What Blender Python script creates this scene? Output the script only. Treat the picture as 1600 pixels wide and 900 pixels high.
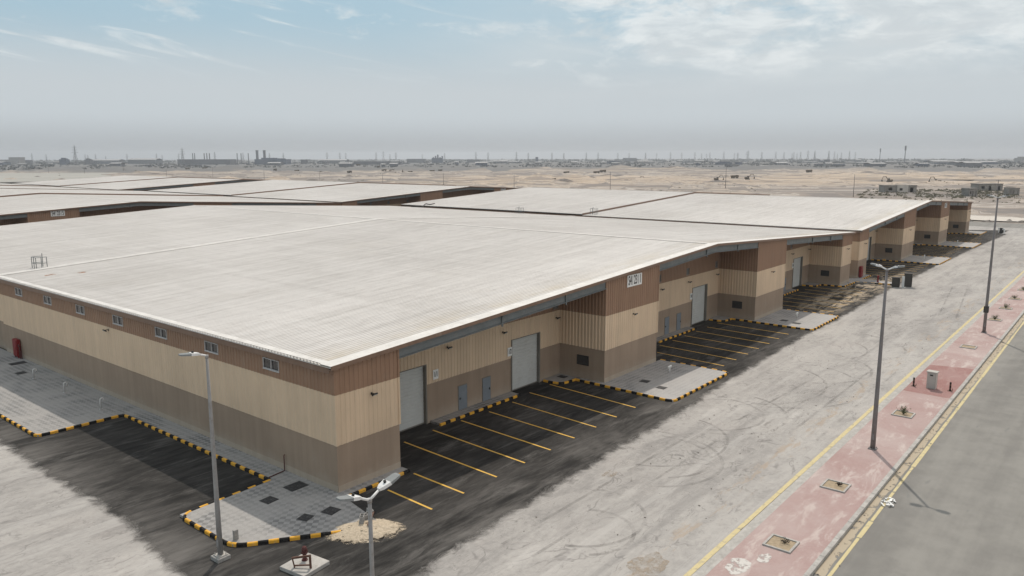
import bpy, bmesh, math, random
from mathutils import Vector, Matrix, noise

# ------------------------------------------------------------------ camera, world, sun, exposure
scene = bpy.context.scene
col = scene.collection
for o in list(bpy.data.objects):
    bpy.data.objects.remove(o)

FOC, CXP, CYP = 1203.5436, 800.0, 450.0
YAW, PIT, ROL = 0.6858, 0.1682, 0.0015
CAM = Vector((-23.0414, -30.3082, 17.0))
fwd = Vector((math.cos(PIT) * math.cos(YAW), math.cos(PIT) * math.sin(YAW), -math.sin(PIT)))
r0 = fwd.cross(Vector((0, 0, 1))).normalized()
d0 = fwd.cross(r0)
right = math.cos(ROL) * r0 + math.sin(ROL) * d0
down = -math.sin(ROL) * r0 + math.cos(ROL) * d0
cam_data = bpy.data.cameras.new("Camera")
cam = bpy.data.objects.new("Camera", cam_data)
col.objects.link(cam)
cam.matrix_world = Matrix(((right.x, -down.x, -fwd.x, CAM.x), (right.y, -down.y, -fwd.y, CAM.y),
                           (right.z, -down.z, -fwd.z, CAM.z), (0, 0, 0, 1)))
cam_data.sensor_width = 36
cam_data.lens = FOC / 1600 * 36
cam_data.clip_start = 0.5
cam_data.clip_end = 30000
scene.camera = cam

SUNV = Vector((0.565, 0.385, 1.0)).normalized()
SUN_EL = math.asin(SUNV.z)
SUN_AZ = math.atan2(SUNV.y, SUNV.x)
sun_data = bpy.data.lights.new("Sun", 'SUN')
sun_data.energy = 2.6
sun_data.angle = math.radians(0.6)
sun_data.color = (1.0, 0.915, 0.81)
sun = bpy.data.objects.new("Sun", sun_data)
col.objects.link(sun)
sun.location = (0, 0, 120)
sun.rotation_euler = SUNV.to_track_quat('Z', 'Y').to_euler()

SKY_STRENGTH = 0.1
EXPOSURE = 0.05
HAZE_DENSITY = 0.00016

scene.render.engine = 'CYCLES'
scene.view_settings.view_transform = 'Standard'
scene.view_settings.look = 'None'
scene.view_settings.exposure = EXPOSURE
scene.view_settings.gamma = 1
scene.view_settings.use_curve_mapping = False
scene.render.resolution_x, scene.render.resolution_y = 1024, 576


class NT:
    """small helper to write node trees"""
    def __init__(s, tree):
        s.t = tree
        s.n = tree.nodes
        s.l = tree.links

    def put(s, sock, v):
        if isinstance(v, bpy.types.NodeSocket):
            s.l.new(v, sock)
        elif isinstance(v, (tuple, list)) and len(v) == 3 and sock.type == 'RGBA':
            sock.default_value = (*v, 1)
        else:
            sock.default_value = v

    def math(s, op, a, b=0.0, c=0.0, clamp=False):
        n = s.n.new('ShaderNodeMath'); n.operation = op; n.use_clamp = clamp
        s.put(n.inputs[0], a); s.put(n.inputs[1], b); s.put(n.inputs[2], c)
        return n.outputs[0]

    def mix(s, f, a, b, mode='MIX'):
        n = s.n.new('ShaderNodeMix'); n.data_type = 'RGBA'; n.blend_type = mode
        s.put(n.inputs['Factor'], f)
        s.put(n.inputs[6], a); s.put(n.inputs[7], b)
        return n.outputs[2]

    def noise(s, vec, scale, detail=4, rough=0.55, dist=0.0):
        n = s.n.new('ShaderNodeTexNoise'); s.l.new(vec, n.inputs['Vector'])
        n.inputs['Scale'].default_value = scale; n.inputs['Detail'].default_value = detail
        n.inputs['Roughness'].default_value = rough; n.inputs['Distortion'].default_value = dist
        return n.outputs['Fac']

    def step(s, v, a, b):
        n = s.n.new('ShaderNodeMapRange'); n.interpolation_type = 'SMOOTHSTEP'
        s.put(n.inputs[0], v); n.inputs[1].default_value = a; n.inputs[2].default_value = b
        n.inputs[3].default_value = 0; n.inputs[4].default_value = 1
        return n.outputs[0]

    def mapping(s, vec, scale=(1, 1, 1), rot=(0, 0, 0), loc=(0, 0, 0)):
        n = s.n.new('ShaderNodeMapping'); s.l.new(vec, n.inputs[0])
        n.inputs['Scale'].default_value = scale; n.inputs['Rotation'].default_value = rot
        n.inputs['Location'].default_value = loc
        return n.outputs[0]

    def pos(s):
        return s.n.new('ShaderNodeNewGeometry').outputs['Position']

    def obj(s):
        return s.n.new('ShaderNodeTexCoord').outputs['Object']

    def xyz(s, v):
        n = s.n.new('ShaderNodeSeparateXYZ'); s.l.new(v, n.inputs[0]); return n.outputs

    def comb(s, x, y, z):
        n = s.n.new('ShaderNodeCombineXYZ')
        s.put(n.inputs[0], x); s.put(n.inputs[1], y); s.put(n.inputs[2], z)
        return n.outputs[0]

    def box(s, v, a, b, soft):
        return s.math('MULTIPLY', s.step(v, a - soft, a + soft), s.math('SUBTRACT', 1.0, s.step(v, b - soft, b + soft)))


world = bpy.data.worlds.new("World")
scene.world = world
world.use_nodes = True
W = NT(world.node_tree)
bg = world.node_tree.nodes['Background']
sky = W.n.new('ShaderNodeTexSky')
sky.sky_type = 'NISHITA'
sky.sun_disc = False
sky.sun_elevation = SUN_EL
sky.sun_rotation = math.pi / 2 - SUN_AZ
sky.altitude = 20
sky.air_density = 1.0
sky.dust_density = 4.0
sky.ozone_density = 1.5
gen = W.n.new('ShaderNodeTexCoord').outputs['Generated']
dx, dy, dz = W.xyz(gen)
zc = W.math('MAXIMUM', dz, 0.0)
zz = W.math('ADD', zc, 0.035)
across = W.math('ADD', W.math('MULTIPLY', dx, right.x), W.math('MULTIPLY', dy, right.y))
ahead = W.math('ADD', W.math('MULTIPLY', dx, math.cos(YAW)), W.math('MULTIPLY', dy, math.sin(YAW)))
pu = W.math('DIVIDE', across, zz)
pv = W.math('DIVIDE', ahead, zz)
plane = W.comb(pu, pv, 0.0)
# milky haze low in the sky, bluer higher up
hz = W.step(zc, 0.075, 0.175)
haze_col = W.mix(W.step(zc, 0.0, 0.055), (3.8, 4.02, 4.2), (5.5, 6.0, 6.3))
blue_col = W.mix(0.85, sky.outputs[0], (3.35, 5.22, 6.35))
base_sky = W.mix(hz, haze_col, blue_col)
# large uneven veils
veil = W.step(W.noise(W.mapping(plane, (0.32, 0.22, 1), (0, 0, 0.5)), 1.0, 4, 0.5), 0.35, 0.68)
side = W.step(across, -0.20, 0.10)
veil = W.math('MULTIPLY', veil, W.math('ADD', 0.12, W.math('MULTIPLY', side, 0.88)))
base_sky = W.mix(W.math('MULTIPLY', W.math('MULTIPLY', veil, 0.95), W.step(zc, 0.05, 0.12)), base_sky, (6.25, 6.7, 6.9))
# bank of broken clouds to the right, thin streaks to the left
puff = W.comb(W.math('MULTIPLY', across, 7.5), W.math('MULTIPLY', zc, 21.0), W.math('MULTIPLY', ahead, 2.0))
n1 = W.noise(puff, 1.0, 10, 0.63, 0.35)
n1b = W.noise(W.mapping(puff, (2.6, 2.6, 1), (0, 0, 0), (4, 2, 0)), 1.0, 8, 0.65, 0.4)
dens = W.math('ADD', W.math('MULTIPLY', n1, 0.72), W.math('MULTIPLY', n1b, 0.28))
cover = W.math('ADD', W.math('MULTIPLY', W.step(across, -0.06, 0.20), 0.15), W.math('MULTIPLY', W.step(zc, 0.07, 0.19), 0.05))
thr = W.math('SUBTRACT', 0.60, cover)
cl = W.math('MULTIPLY', W.math('SUBTRACT', dens, thr), 9.0, clamp=True)
cl = W.math('MULTIPLY', cl, W.step(zc, 0.07, 0.125))
sl = W.math('ADD', zc, W.math('MULTIPLY', across, 0.2))
streak = W.comb(W.math('MULTIPLY', across, 5.0), W.math('MULTIPLY', sl, 62.0), 3.7)
n2 = W.noise(streak, 1.0, 9, 0.6, 0.7)
cir = W.math('MULTIPLY', W.step(n2, 0.52, 0.68), W.math('MULTIPLY', W.step(zc, 0.085, 0.125), W.math('SUBTRACT', 1.0, W.math('MULTIPLY', W.step(across, -0.25, 0.05), 0.75))))
cl2 = W.math('MAXIMUM', W.math('MULTIPLY', cl, 0.85), W.math('MULTIPLY', cir, 0.7))
shade = W.step(W.noise(W.mapping(puff, (1.7, 1.7, 1), (0, 0, 0), (0.05, 0.18, 0)), 1.0, 9, 0.65, 0.4), 0.36, 0.62)
ccol = W.mix(shade, (6.0, 6.5, 6.75), (7.9, 8.25, 8.3))
final = W.mix(cl2, base_sky, ccol)
# added fill: sky above the view brightened and warmed to lift shaded walls
gain = W.math('ADD', 1.0, W.math('MULTIPLY', W.step(zc, 0.22, 0.5), 0.3))
vm = W.n.new('ShaderNodeVectorMath'); vm.operation = 'SCALE'
W.l.new(final, vm.inputs[0]); W.l.new(gain, vm.inputs['Scale'])
final = W.mix(W.math('MULTIPLY', W.step(zc, 0.22, 0.5), 0.8), vm.outputs[0], W.mix(1.0, vm.outputs[0], (1.13, 0.92, 0.83), 'MULTIPLY'))
W.l.new(final, bg.inputs['Color'])
bg.inputs['Strength'].default_value = SKY_STRENGTH

# ------------------------------------------------------------------ helpers
RNG = random.Random(7)


def pix(px, py, z=0.0):
    d = right * (px - CXP) + down * (py - CYP) + fwd * FOC
    return CAM + d * ((z - CAM.z) / d.z)


class MB:
    def __init__(s):
        s.v, s.f, s.m = [], [], []

    def quad(s, a, b, c, d, mi=0):
        i = len(s.v)
        s.v += [tuple(a), tuple(b), tuple(c), tuple(d)]
        s.f.append((i, i + 1, i + 2, i + 3)); s.m.append(mi)

    def poly(s, pts, mi=0):
        i = len(s.v)
        s.v += [tuple(p) for p in pts]
        s.f.append(tuple(range(i, i + len(pts)))); s.m.append(mi)

    def box(s, x0, y0, z0, x1, y1, z1, mi=0, mat=None):
        p = [Vector((x, y, z)) for z in (z0, z1) for y in (y0, y1) for x in (x0, x1)]
        if mat is not None:
            p = [mat @ q for q in p]
        i = len(s.v)
        s.v += [tuple(q) for q in p]
        for f in ((0, 2, 3, 1), (4, 5, 7, 6), (0, 1, 5, 4), (2, 6, 7, 3), (0, 4, 6, 2), (1, 3, 7, 5)):
            s.f.append(tuple(i + k for k in f)); s.m.append(mi)

    def bar(s, a, b, w, h=None, mi=0):
        """square bar from a to b"""
        a, b = Vector(a), Vector(b)
        h = h or w
        z = (b - a)
        L = z.length
        q = z.to_track_quat('Z', 'Y').to_matrix().to_4x4()
        s.box(-w / 2, -h / 2, 0, w / 2, h / 2, L, mi, Matrix.Translation(a) @ q)

    def tube(s, pts, rad, n=12, mi=0, caps=True):
        pts = [Vector(p) for p in pts]
        if not isinstance(rad, (list, tuple)):
            rad = [rad] * len(pts)
        rings = []
        ref = None
        for k, p in enumerate(pts):
            t = (pts[min(k + 1, len(pts) - 1)] - pts[max(k - 1, 0)]).normalized()
            if ref is None:
                ref = t.orthogonal().normalized()
            u = (ref - t * ref.dot(t)).normalized()
            ref = u
            w = t.cross(u)
            base = len(s.v)
            for j in range(n):
                an = 2 * math.pi * j / n
                s.v.append(tuple(p + rad[k] * (math.cos(an) * u + math.sin(an) * w)))
            rings.append(base)
        for k in range(len(rings) - 1):
            for j in range(n):
                j2 = (j + 1) % n
                s.f.append((rings[k] + j, rings[k] + j2, rings[k + 1] + j2, rings[k + 1] + j)); s.m.append(mi)
        if caps:
            s.f.append(tuple(rings[0] + j for j in reversed(range(n)))); s.m.append(mi)
            s.f.append(tuple(rings[-1] + j for j in range(n))); s.m.append(mi)

    def build(s, name, mats, parent=None, loc=(0, 0, 0), smooth=False, bevel=0):
        me = bpy.data.meshes.new(name)
        me.from_pydata(s.v, [], s.f)
        if not isinstance(mats, (list, tuple)):
            mats = [mats]
        for m in mats:
            me.materials.append(m)
        for p, mi in zip(me.polygons, s.m):
            p.material_index = mi
            p.use_smooth = smooth
        me.update()
        o = bpy.data.objects.new(name, me)
        col.objects.link(o)
        o.location = loc
        if parent:
            o.parent = parent
        if bevel:
            b = o.modifiers.new('bevel', 'BEVEL'); b.width = bevel; b.segments = 2; b.limit_method = 'ANGLE'
        return o


def tag(o, label, cat, group=None):
    o['label'] = label
    o['category'] = cat
    if group:
        o['group'] = group
    return o


def struct(o, kind='structure'):
    o['kind'] = kind
    return o


def empty(name, loc=(0, 0, 0), rz=0):
    o = bpy.data.objects.new(name, None)
    o.empty_display_size = 0.5
    col.objects.link(o)
    o.location = loc
    o.rotation_euler = (0, 0, rz)
    return o


def kids(o):
    return KID.get(o.name, [])


def copy_tree(o, parent=None):
    c = o.copy()
    col.objects.link(c)
    if parent:
        c.parent = parent
    for ch in [x for x in list(bpy.data.objects) if x.parent == o]:
        copy_tree(ch, c)
    return c


def clone(o, loc, rz, label, group=None):
    c = copy_tree(o)
    c.location = loc
    c.rotation_euler = (0, 0, rz)
    c['label'] = label
    if group:
        c['group'] = group
    return c


# ------------------------------------------------------------------ materials
def new_mat(name):
    m = bpy.data.materials.new(name)
    m.use_nodes = True
    T = NT(m.node_tree)
    b = m.node_tree.nodes['Principled BSDF']
    b.inputs['Roughness'].default_value = 0.75
    b.inputs['Specular IOR Level'].default_value = 0.3
    return m, T, b


def bump(T, b, h, strength=0.3, dist=0.02):
    n = T.n.new('ShaderNodeBump')
    n.inputs['Strength'].default_value = strength
    n.inputs['Distance'].default_value = dist
    T.l.new(h, n.inputs['Height'])
    T.l.new(n.outputs[0], b.inputs['Normal'])


def surf(name, c, rough=0.7, var=0.12, scale=1.5, metal=0.0, dirt=None, spec=0.3, coord='obj'):
    """plain surface with uneven tone and optional dirt colour"""
    m, T, b = new_mat(name)
    v = T.obj() if coord == 'obj' else T.pos()
    n = T.noise(v, scale, 5, 0.6)
    n2 = T.noise(v, scale * 9, 3, 0.6)
    f = T.math('ADD', T.math('MULTIPLY', n, 0.7), T.math('MULTIPLY', n2, 0.3))
    f = T.step(f, 0.3, 0.7)
    lo = tuple(x * (1 - var) for x in c); hi = tuple(min(1, x * (1 + var)) for x in c)
    cc = T.mix(f, lo, hi)
    if dirt:
        cc = T.mix(T.math('MULTIPLY', T.step(T.noise(v, scale * 2.3, 6, 0.65), 0.5, 0.75), 0.6), cc, dirt)
    T.put(b.inputs['Base Color'], cc)
    b.inputs['Roughness'].default_value = rough
    b.inputs['Metallic'].default_value = metal
    b.inputs['Specular IOR Level'].default_value = spec
    return m


def wall_mat(name, c, streak=0.12, rough=0.6, grain=0.0):
    m, T, b = new_mat(name)
    v = T.obj()
    big = T.noise(v, 0.35, 4, 0.6)
    st = T.noise(T.mapping(v, (2.2, 2.2, 0.12)), 1.0, 5, 0.65)
    panel = T.noise(T.mapping(v, (0.9, 0.9, 0.001)), 1.0, 1, 0.5)
    f = T.math('ADD', T.math('MULTIPLY', big, 0.35), T.math('ADD', T.math('MULTIPLY', st, 0.45), T.math('MULTIPLY', panel, 0.2)))
    f = T.step(f, 0.33, 0.67)
    cc = T.mix(f, tuple(x * (1 - streak) for x in c), tuple(x * (1 + streak) for x in c))
    dust = T.step(T.noise(T.mapping(v, (0.8, 0.8, 0.5)), 1.0, 6, 0.7), 0.55, 0.8)
    cc = T.mix(T.math('MULTIPLY', dust, 0.25), cc, (0.42, 0.37, 0.30))
    drip = T.math('MULTIPLY', T.step(T.noise(T.mapping(v, (3.2, 3.2, 0.05), (0, 0, 0), (7, 3, 0)), 1.0, 5, 0.75), 0.57, 0.72), T.step(T.noise(T.mapping(v, (0.5, 0.5, 0.7)), 1.0, 5, 0.7), 0.42, 0.66))
    cc = T.mix(T.math('MULTIPLY', drip, 0.28), cc, tuple(x * 0.62 for x in c))
    wx_, wy_, wz_ = T.xyz(v)
    splash = T.math('MULTIPLY', T.math('SUBTRACT', 1.0, T.step(T.math('ADD', wz_, T.math('MULTIPLY', T.noise(v, 1.1, 6, 0.75), -1.4)), -0.75, 0.35)), 0.5)
    cc = T.mix(splash, cc, (0.40, 0.345, 0.28))
    T.put(b.inputs['Base Color'], cc)
    b.inputs['Roughness'].default_value = rough
    if grain:
        bump(T, b, T.noise(v, 40, 3, 0.6), grain, 0.02)
    return m


M = {}
M['taupe'] = wall_mat('taupe_plaster', (0.32, 0.243, 0.18), 0.11, 0.85, 0.25)
M['plinth'] = wall_mat('plinth_plaster', (0.385, 0.315, 0.245), 0.14, 0.85, 0.3)
M['cream'] = wall_mat('cream_sheet', (0.66, 0.508, 0.358), 0.09, 0.5)
M['brown'] = wall_mat('brown_sheet', (0.30, 0.186, 0.122), 0.09, 0.5)
M['fascia'] = wall_mat('brown_fascia', (0.21, 0.135, 0.095), 0.1, 0.5)
M['steel'] = surf('grey_painted_steel', (0.165, 0.182, 0.185), 0.5, 0.15, 1.2, 0.0, (0.25, 0.22, 0.19))
M['roller'] = surf('roller_door_white', (0.56, 0.57, 0.55), 0.5, 0.05, 0.7, 0, (0.46, 0.44, 0.40))
M['door'] = surf('grey_blue_door', (0.20, 0.225, 0.25), 0.5, 0.08, 2)
M['doorframe'] = surf('door_frame_paint', (0.20, 0.185, 0.16), 0.6, 0.1, 2)
M['alu'] = surf('window_aluminium', (0.50, 0.49, 0.48), 0.4, 0.08, 3)
M['glass'] = surf('dark_window_glass', (0.030, 0.030, 0.032), 0.12, 0.2, 2, 0, None, 0.6)
M['pane'] = surf('dull_pane', (0.17, 0.165, 0.155), 0.3, 0.1, 2)
M['black'] = surf('black_fitting', (0.025, 0.024, 0.023), 0.6, 0.2, 4)
M['grille'] = surf('dark_louvre', (0.045, 0.042, 0.04), 0.5, 0.2, 4)
M['signwhite'] = surf('sign_white', (0.78, 0.78, 0.76), 0.5, 0.05, 2)
M['signblack'] = surf('sign_black', (0.012, 0.012, 0.014), 0.5, 0.1, 2)
M['flash'] = surf('white_flashing', (0.62, 0.60, 0.57), 0.6, 0.12, 0.9, 0, (0.47, 0.44, 0.39))
M['pole'] = surf('galvanised_pole', (0.27, 0.265, 0.26), 0.55, 0.12, 2.5, 0.0, (0.2, 0.17, 0.15))
M['pole_dark'] = surf('weathered_pole', (0.205, 0.19, 0.188), 0.6, 0.15, 2.5, 0.0, (0.24, 0.19, 0.16))
M['lamp_dark'] = surf('lamp_head_grey', (0.20, 0.21, 0.21), 0.5, 0.1, 4)
M['lamp_light'] = surf('lamp_head_light', (0.66, 0.66, 0.65), 0.45, 0.06, 4)
M['lens'] = surf('lamp_lens', (0.6, 0.6, 0.58), 0.2, 0.05, 4)
M['concrete'] = surf('concrete', (0.40, 0.385, 0.36), 0.9, 0.18, 2.2, 0, (0.25, 0.23, 0.21))
M['yellow'] = surf('kerb_yellow_paint', (0.72, 0.37, 0.035), 0.6, 0.14, 4, 0, (0.50, 0.40, 0.25))
M['kerbblack'] = surf('kerb_black_paint', (0.018, 0.017, 0.017), 0.8, 0.3, 4, 0, (0.09, 0.085, 0.08), 0.12)
M['red'] = surf('red_paint', (0.20, 0.012, 0.014), 0.45, 0.2, 5, 0, (0.24, 0.10, 0.08))
M['maroon'] = surf('dull_maroon_paint', (0.085, 0.028, 0.026), 0.6, 0.25, 6)
M['rust'] = surf('rusty_brown_steel', (0.115, 0.062, 0.045), 0.7, 0.25, 6)
M['cover'] = surf('manhole_cover_iron', (0.040, 0.040, 0.042), 0.6, 0.25, 6, 0, (0.2, 0.19, 0.18))
M['pvc'] = surf('white_pvc', (0.72, 0.72, 0.70), 0.4, 0.06, 4)
M['zinc'] = surf('zinc_pipe', (0.52, 0.52, 0.51), 0.45, 0.1, 4)
M['cabinet'] = surf('cabinet_grey', (0.44, 0.42, 0.385), 0.5, 0.06, 3, 0, (0.4, 0.36, 0.31))
M['block'] = surf('grey_block', (0.30, 0.29, 0.275), 0.95, 0.2, 8)
M['soil'] = surf('pit_soil', (0.34, 0.27, 0.185), 0.95, 0.25, 7, 0, (0.2, 0.16, 0.12))
M['leaf'] = surf('dusty_leaf', (0.085, 0.10, 0.045), 0.8, 0.4, 8)
M['deadleaf'] = surf('dry_twig', (0.055, 0.042, 0.032), 0.9, 0.3, 8)
M['machine'] = surf('machine_paint', (0.125, 0.098, 0.066), 0.6, 0.2, 1, 0, (0.14, 0.115, 0.09))
M['machine_dark'] = surf('machine_dark', (0.06, 0.055, 0.05), 0.7, 0.2, 1)
M['ruin'] = surf('ruin_blockwork', (0.27, 0.25, 0.225), 0.95, 0.25, 0.4, 0, (0.18, 0.16, 0.14))
M['ruinwhite'] = surf('ruin_whitewash', (0.52, 0.48, 0.43), 0.9, 0.12, 0.5)
M['farwall'] = surf('far_building_wall', (0.125, 0.13, 0.145), 0.8, 0.2, 0.03)
M['farpale'] = surf('far_building_pale', (0.27, 0.26, 0.25), 0.8, 0.15, 0.03)
M['farblue'] = surf('far_building_blue', (0.075, 0.095, 0.135), 0.8, 0.15, 0.03)
M['farroof'] = surf('far_building_roof', (0.30, 0.30, 0.30), 0.7, 0.1, 0.03)
M['pylon'] = surf('pylon_steel', (0.16, 0.165, 0.17), 0.7, 0.1, 0.1)
M['scrub'] = surf('desert_scrub_leaf', (0.115, 0.105, 0.062), 0.9, 0.35, 0.2, coord='pos')
M['farscrub'] = surf('far_tree_leaf', (0.050, 0.056, 0.056), 0.9, 0.3, 0.05, coord='pos')
M['gravel'] = surf('rubble', (0.16, 0.14, 0.125), 0.95, 0.35, 0.6, coord='pos')


def roof_mat():
    m, T, b = new_mat('white_roof_sheet')
    v = T.obj()
    x, y, z = T.xyz(v)
    big = T.noise(v, 0.06, 4, 0.6)
    streak = T.noise(T.mapping(v, (0.035, 1.1, 1.0)), 1.0, 6, 0.7)
    fine = T.noise(T.mapping(v, (0.25, 3.5, 1.0)), 1.0, 4, 0.7)
    cross = T.noise(T.mapping(v, (1.3, 0.05, 1.0)), 1.0, 4, 0.6)
    speck = T.noise(T.mapping(v, (1.1, 5.0, 1.0)), 1.0, 5, 0.8, 0.6)
    f = T.math('ADD', T.math('MULTIPLY', big, 0.22), T.math('ADD', T.math('MULTIPLY', streak, 0.28), T.math('ADD', T.math('MULTIPLY', fine, 0.22), T.math('ADD', T.math('MULTIPLY', cross, 0.12), T.math('MULTIPLY', speck, 0.16)))))
    cc = T.mix(T.step(f, 0.38, 0.60), (0.475, 0.455, 0.430), (0.650, 0.630, 0.605))
    # sheet laps every 11 m down the slope
    lap = T.math('PINGPONG', x, 5.5)
    lapm = T.math('MULTIPLY', T.math('SUBTRACT', 1.0, T.step(lap, 0.0, 0.12)), T.step(T.noise(v, 0.5, 3), 0.4, 0.65))
    cc = T.mix(T.math('MULTIPLY', lapm, 0.25), cc, (0.38, 0.36, 0.34))
    dk = T.math('MULTIPLY', T.step(T.noise(T.mapping(v, (0.28, 2.6, 1), (0, 0, 0.02)), 1.0, 6, 0.75), 0.58, 0.72), 0.45)
    cc = T.mix(dk, cc, (0.36, 0.34, 0.315))
    # ochre dust lying just behind the front edge
    near = T.math('SUBTRACT', 1.0, T.step(y, 0.4, 3.6))
    du = T.math('MULTIPLY', near, T.step(T.noise(T.mapping(v, (0.14, 0.5, 1)), 1.0, 5, 0.7), 0.36, 0.68))
    cc = T.mix(T.math('MULTIPLY', du, 0.55), cc, (0.48, 0.41, 0.29))
    du2 = T.math('MULTIPLY', T.step(T.noise(T.mapping(v, (0.05, 0.12, 1), (0, 0, 0.4)), 1.0, 6, 0.7), 0.56, 0.76), 0.35)
    cc = T.mix(du2, cc, (0.47, 0.44, 0.39))
    T.put(b.inputs['Base Color'], cc)
    b.inputs['Roughness'].default_value = 0.6
    return m


def dusty_road_mat():
    m, T, b = new_mat('dusty_road_surface')
    v = T.pos()
    x, y, z = T.xyz(v)
    n1 = T.noise(T.mapping(v, (0.05, 0.16, 1), (0, 0, 0.08)), 1.0, 6, 0.62, 0.6)
    n2 = T.noise(T.mapping(v, (0.22, 0.75, 1), (0, 0, -0.12)), 1.0, 7, 0.68, 0.8)
    n3 = T.noise(v, 2.4, 6, 0.75, 0.5)
    f = T.math('ADD', T.math('MULTIPLY', n1, 0.4), T.math('ADD', T.math('MULTIPLY', n2, 0.35), T.math('MULTIPLY', n3, 0.25)))
    cc = T.mix(T.step(f, 0.34, 0.62), (0.235, 0.224, 0.214), (0.42, 0.40, 0.376))
    dark = T.math('MULTIPLY', T.step(n2, 0.54, 0.72), T.step(n3, 0.45, 0.62))
    cc = T.mix(T.math('MULTIPLY', dark, 0.7), cc, (0.16, 0.15, 0.145))
    def scrawl(vec, sc, wdt):
        q = T.noise(vec, sc, 3, 0.5, 1.2)
        return T.math('SUBTRACT', 1.0, T.step(T.math('ABSOLUTE', T.math('SUBTRACT', q, 0.5)), 0.0, wdt))
    sc1 = T.math('MULTIPLY', scrawl(T.mapping(v, (0.8, 1.2, 1)), 0.42, 0.028), T.step(T.noise(v, 0.35, 5, 0.7), 0.46, 0.62))
    cc = T.mix(T.math('MULTIPLY', sc1, 0.6), cc, (0.15, 0.14, 0.135))
    sc2 = T.math('MULTIPLY', scrawl(T.mapping(v, (0.45, 1.5, 1), (0, 0, 0.2), (5, 3, 0)), 0.9, 0.022), T.step(T.noise(v, 0.6, 5, 0.7), 0.48, 0.64))
    cc = T.mix(T.math('MULTIPLY', sc2, 0.62), cc, (0.17, 0.16, 0.15))
    sc3 = T.math('MULTIPLY', scrawl(T.mapping(v, (0.9, 0.9, 1), (0, 0, 1.1), (9, 1, 0)), 1.7, 0.03), T.step(T.noise(v, 0.9, 5, 0.7), 0.5, 0.66))
    cc = T.mix(T.math('MULTIPLY', sc3, 0.5), cc, (0.15, 0.14, 0.135))
    smudge = T.math('MULTIPLY', T.step(T.noise(T.mapping(v, (0.07, 0.22, 1), (0, 0, 0.15), (2, 5, 0)), 1.0, 8, 0.7, 0.9), 0.52, 0.68), T.step(n3, 0.3, 0.6))
    cc = T.mix(T.math('MULTIPLY', smudge, 0.6), cc, (0.195, 0.182, 0.175))
    bright = T.step(T.noise(T.mapping(v, (0.12, 0.5, 1), (0, 0, 0.05), (8, 2, 0)), 1.0, 7, 0.7, 0.6), 0.55, 0.72)
    cc = T.mix(T.math('MULTIPLY', bright, 0.5), cc, (0.50, 0.48, 0.455))
    warm = T.step(T.noise(v, 0.11, 5, 0.7), 0.52, 0.74)
    cc = T.mix(T.math('MULTIPLY', warm, 0.25), cc, (0.42, 0.375, 0.345))
    longs = T.noise(T.mapping(v, (0.022, 0.95, 1), (0, 0, 0.02)), 1.0, 7, 0.68, 0.3)
    cc = T.mix(T.math('MULTIPLY', T.step(longs, 0.54, 0.70), 0.38), cc, (0.205, 0.196, 0.188))
    cc = T.mix(T.math('MULTIPLY', T.math('SUBTRACT', 1.0, T.step(longs, 0.33, 0.46)), 0.35), cc, (0.47, 0.452, 0.43))
    brn = T.math('MULTIPLY', T.math('SUBTRACT', 1.0, T.step(T.math('ABSOLUTE', T.math('ADD', y, 15.6)), 0.2, 1.0)), T.step(T.noise(T.mapping(v, (0.25, 1.2, 1)), 1.0, 6, 0.75), 0.52, 0.6))
    cc = T.mix(T.math('MULTIPLY', brn, 0.6), cc, (0.36, 0.285, 0.215))
    spk = T.step(T.noise(v, 5.5, 2, 0.5), 0.70, 0.76)
    cc = T.mix(T.math('MULTIPLY', spk, 0.55), cc, (0.10, 0.09, 0.085))
    T.put(b.inputs['Base Color'], cc)
    b.inputs['Roughness'].default_value = 0.92
    bump(T, b, n3, 0.4, 0.03)
    return m


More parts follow.
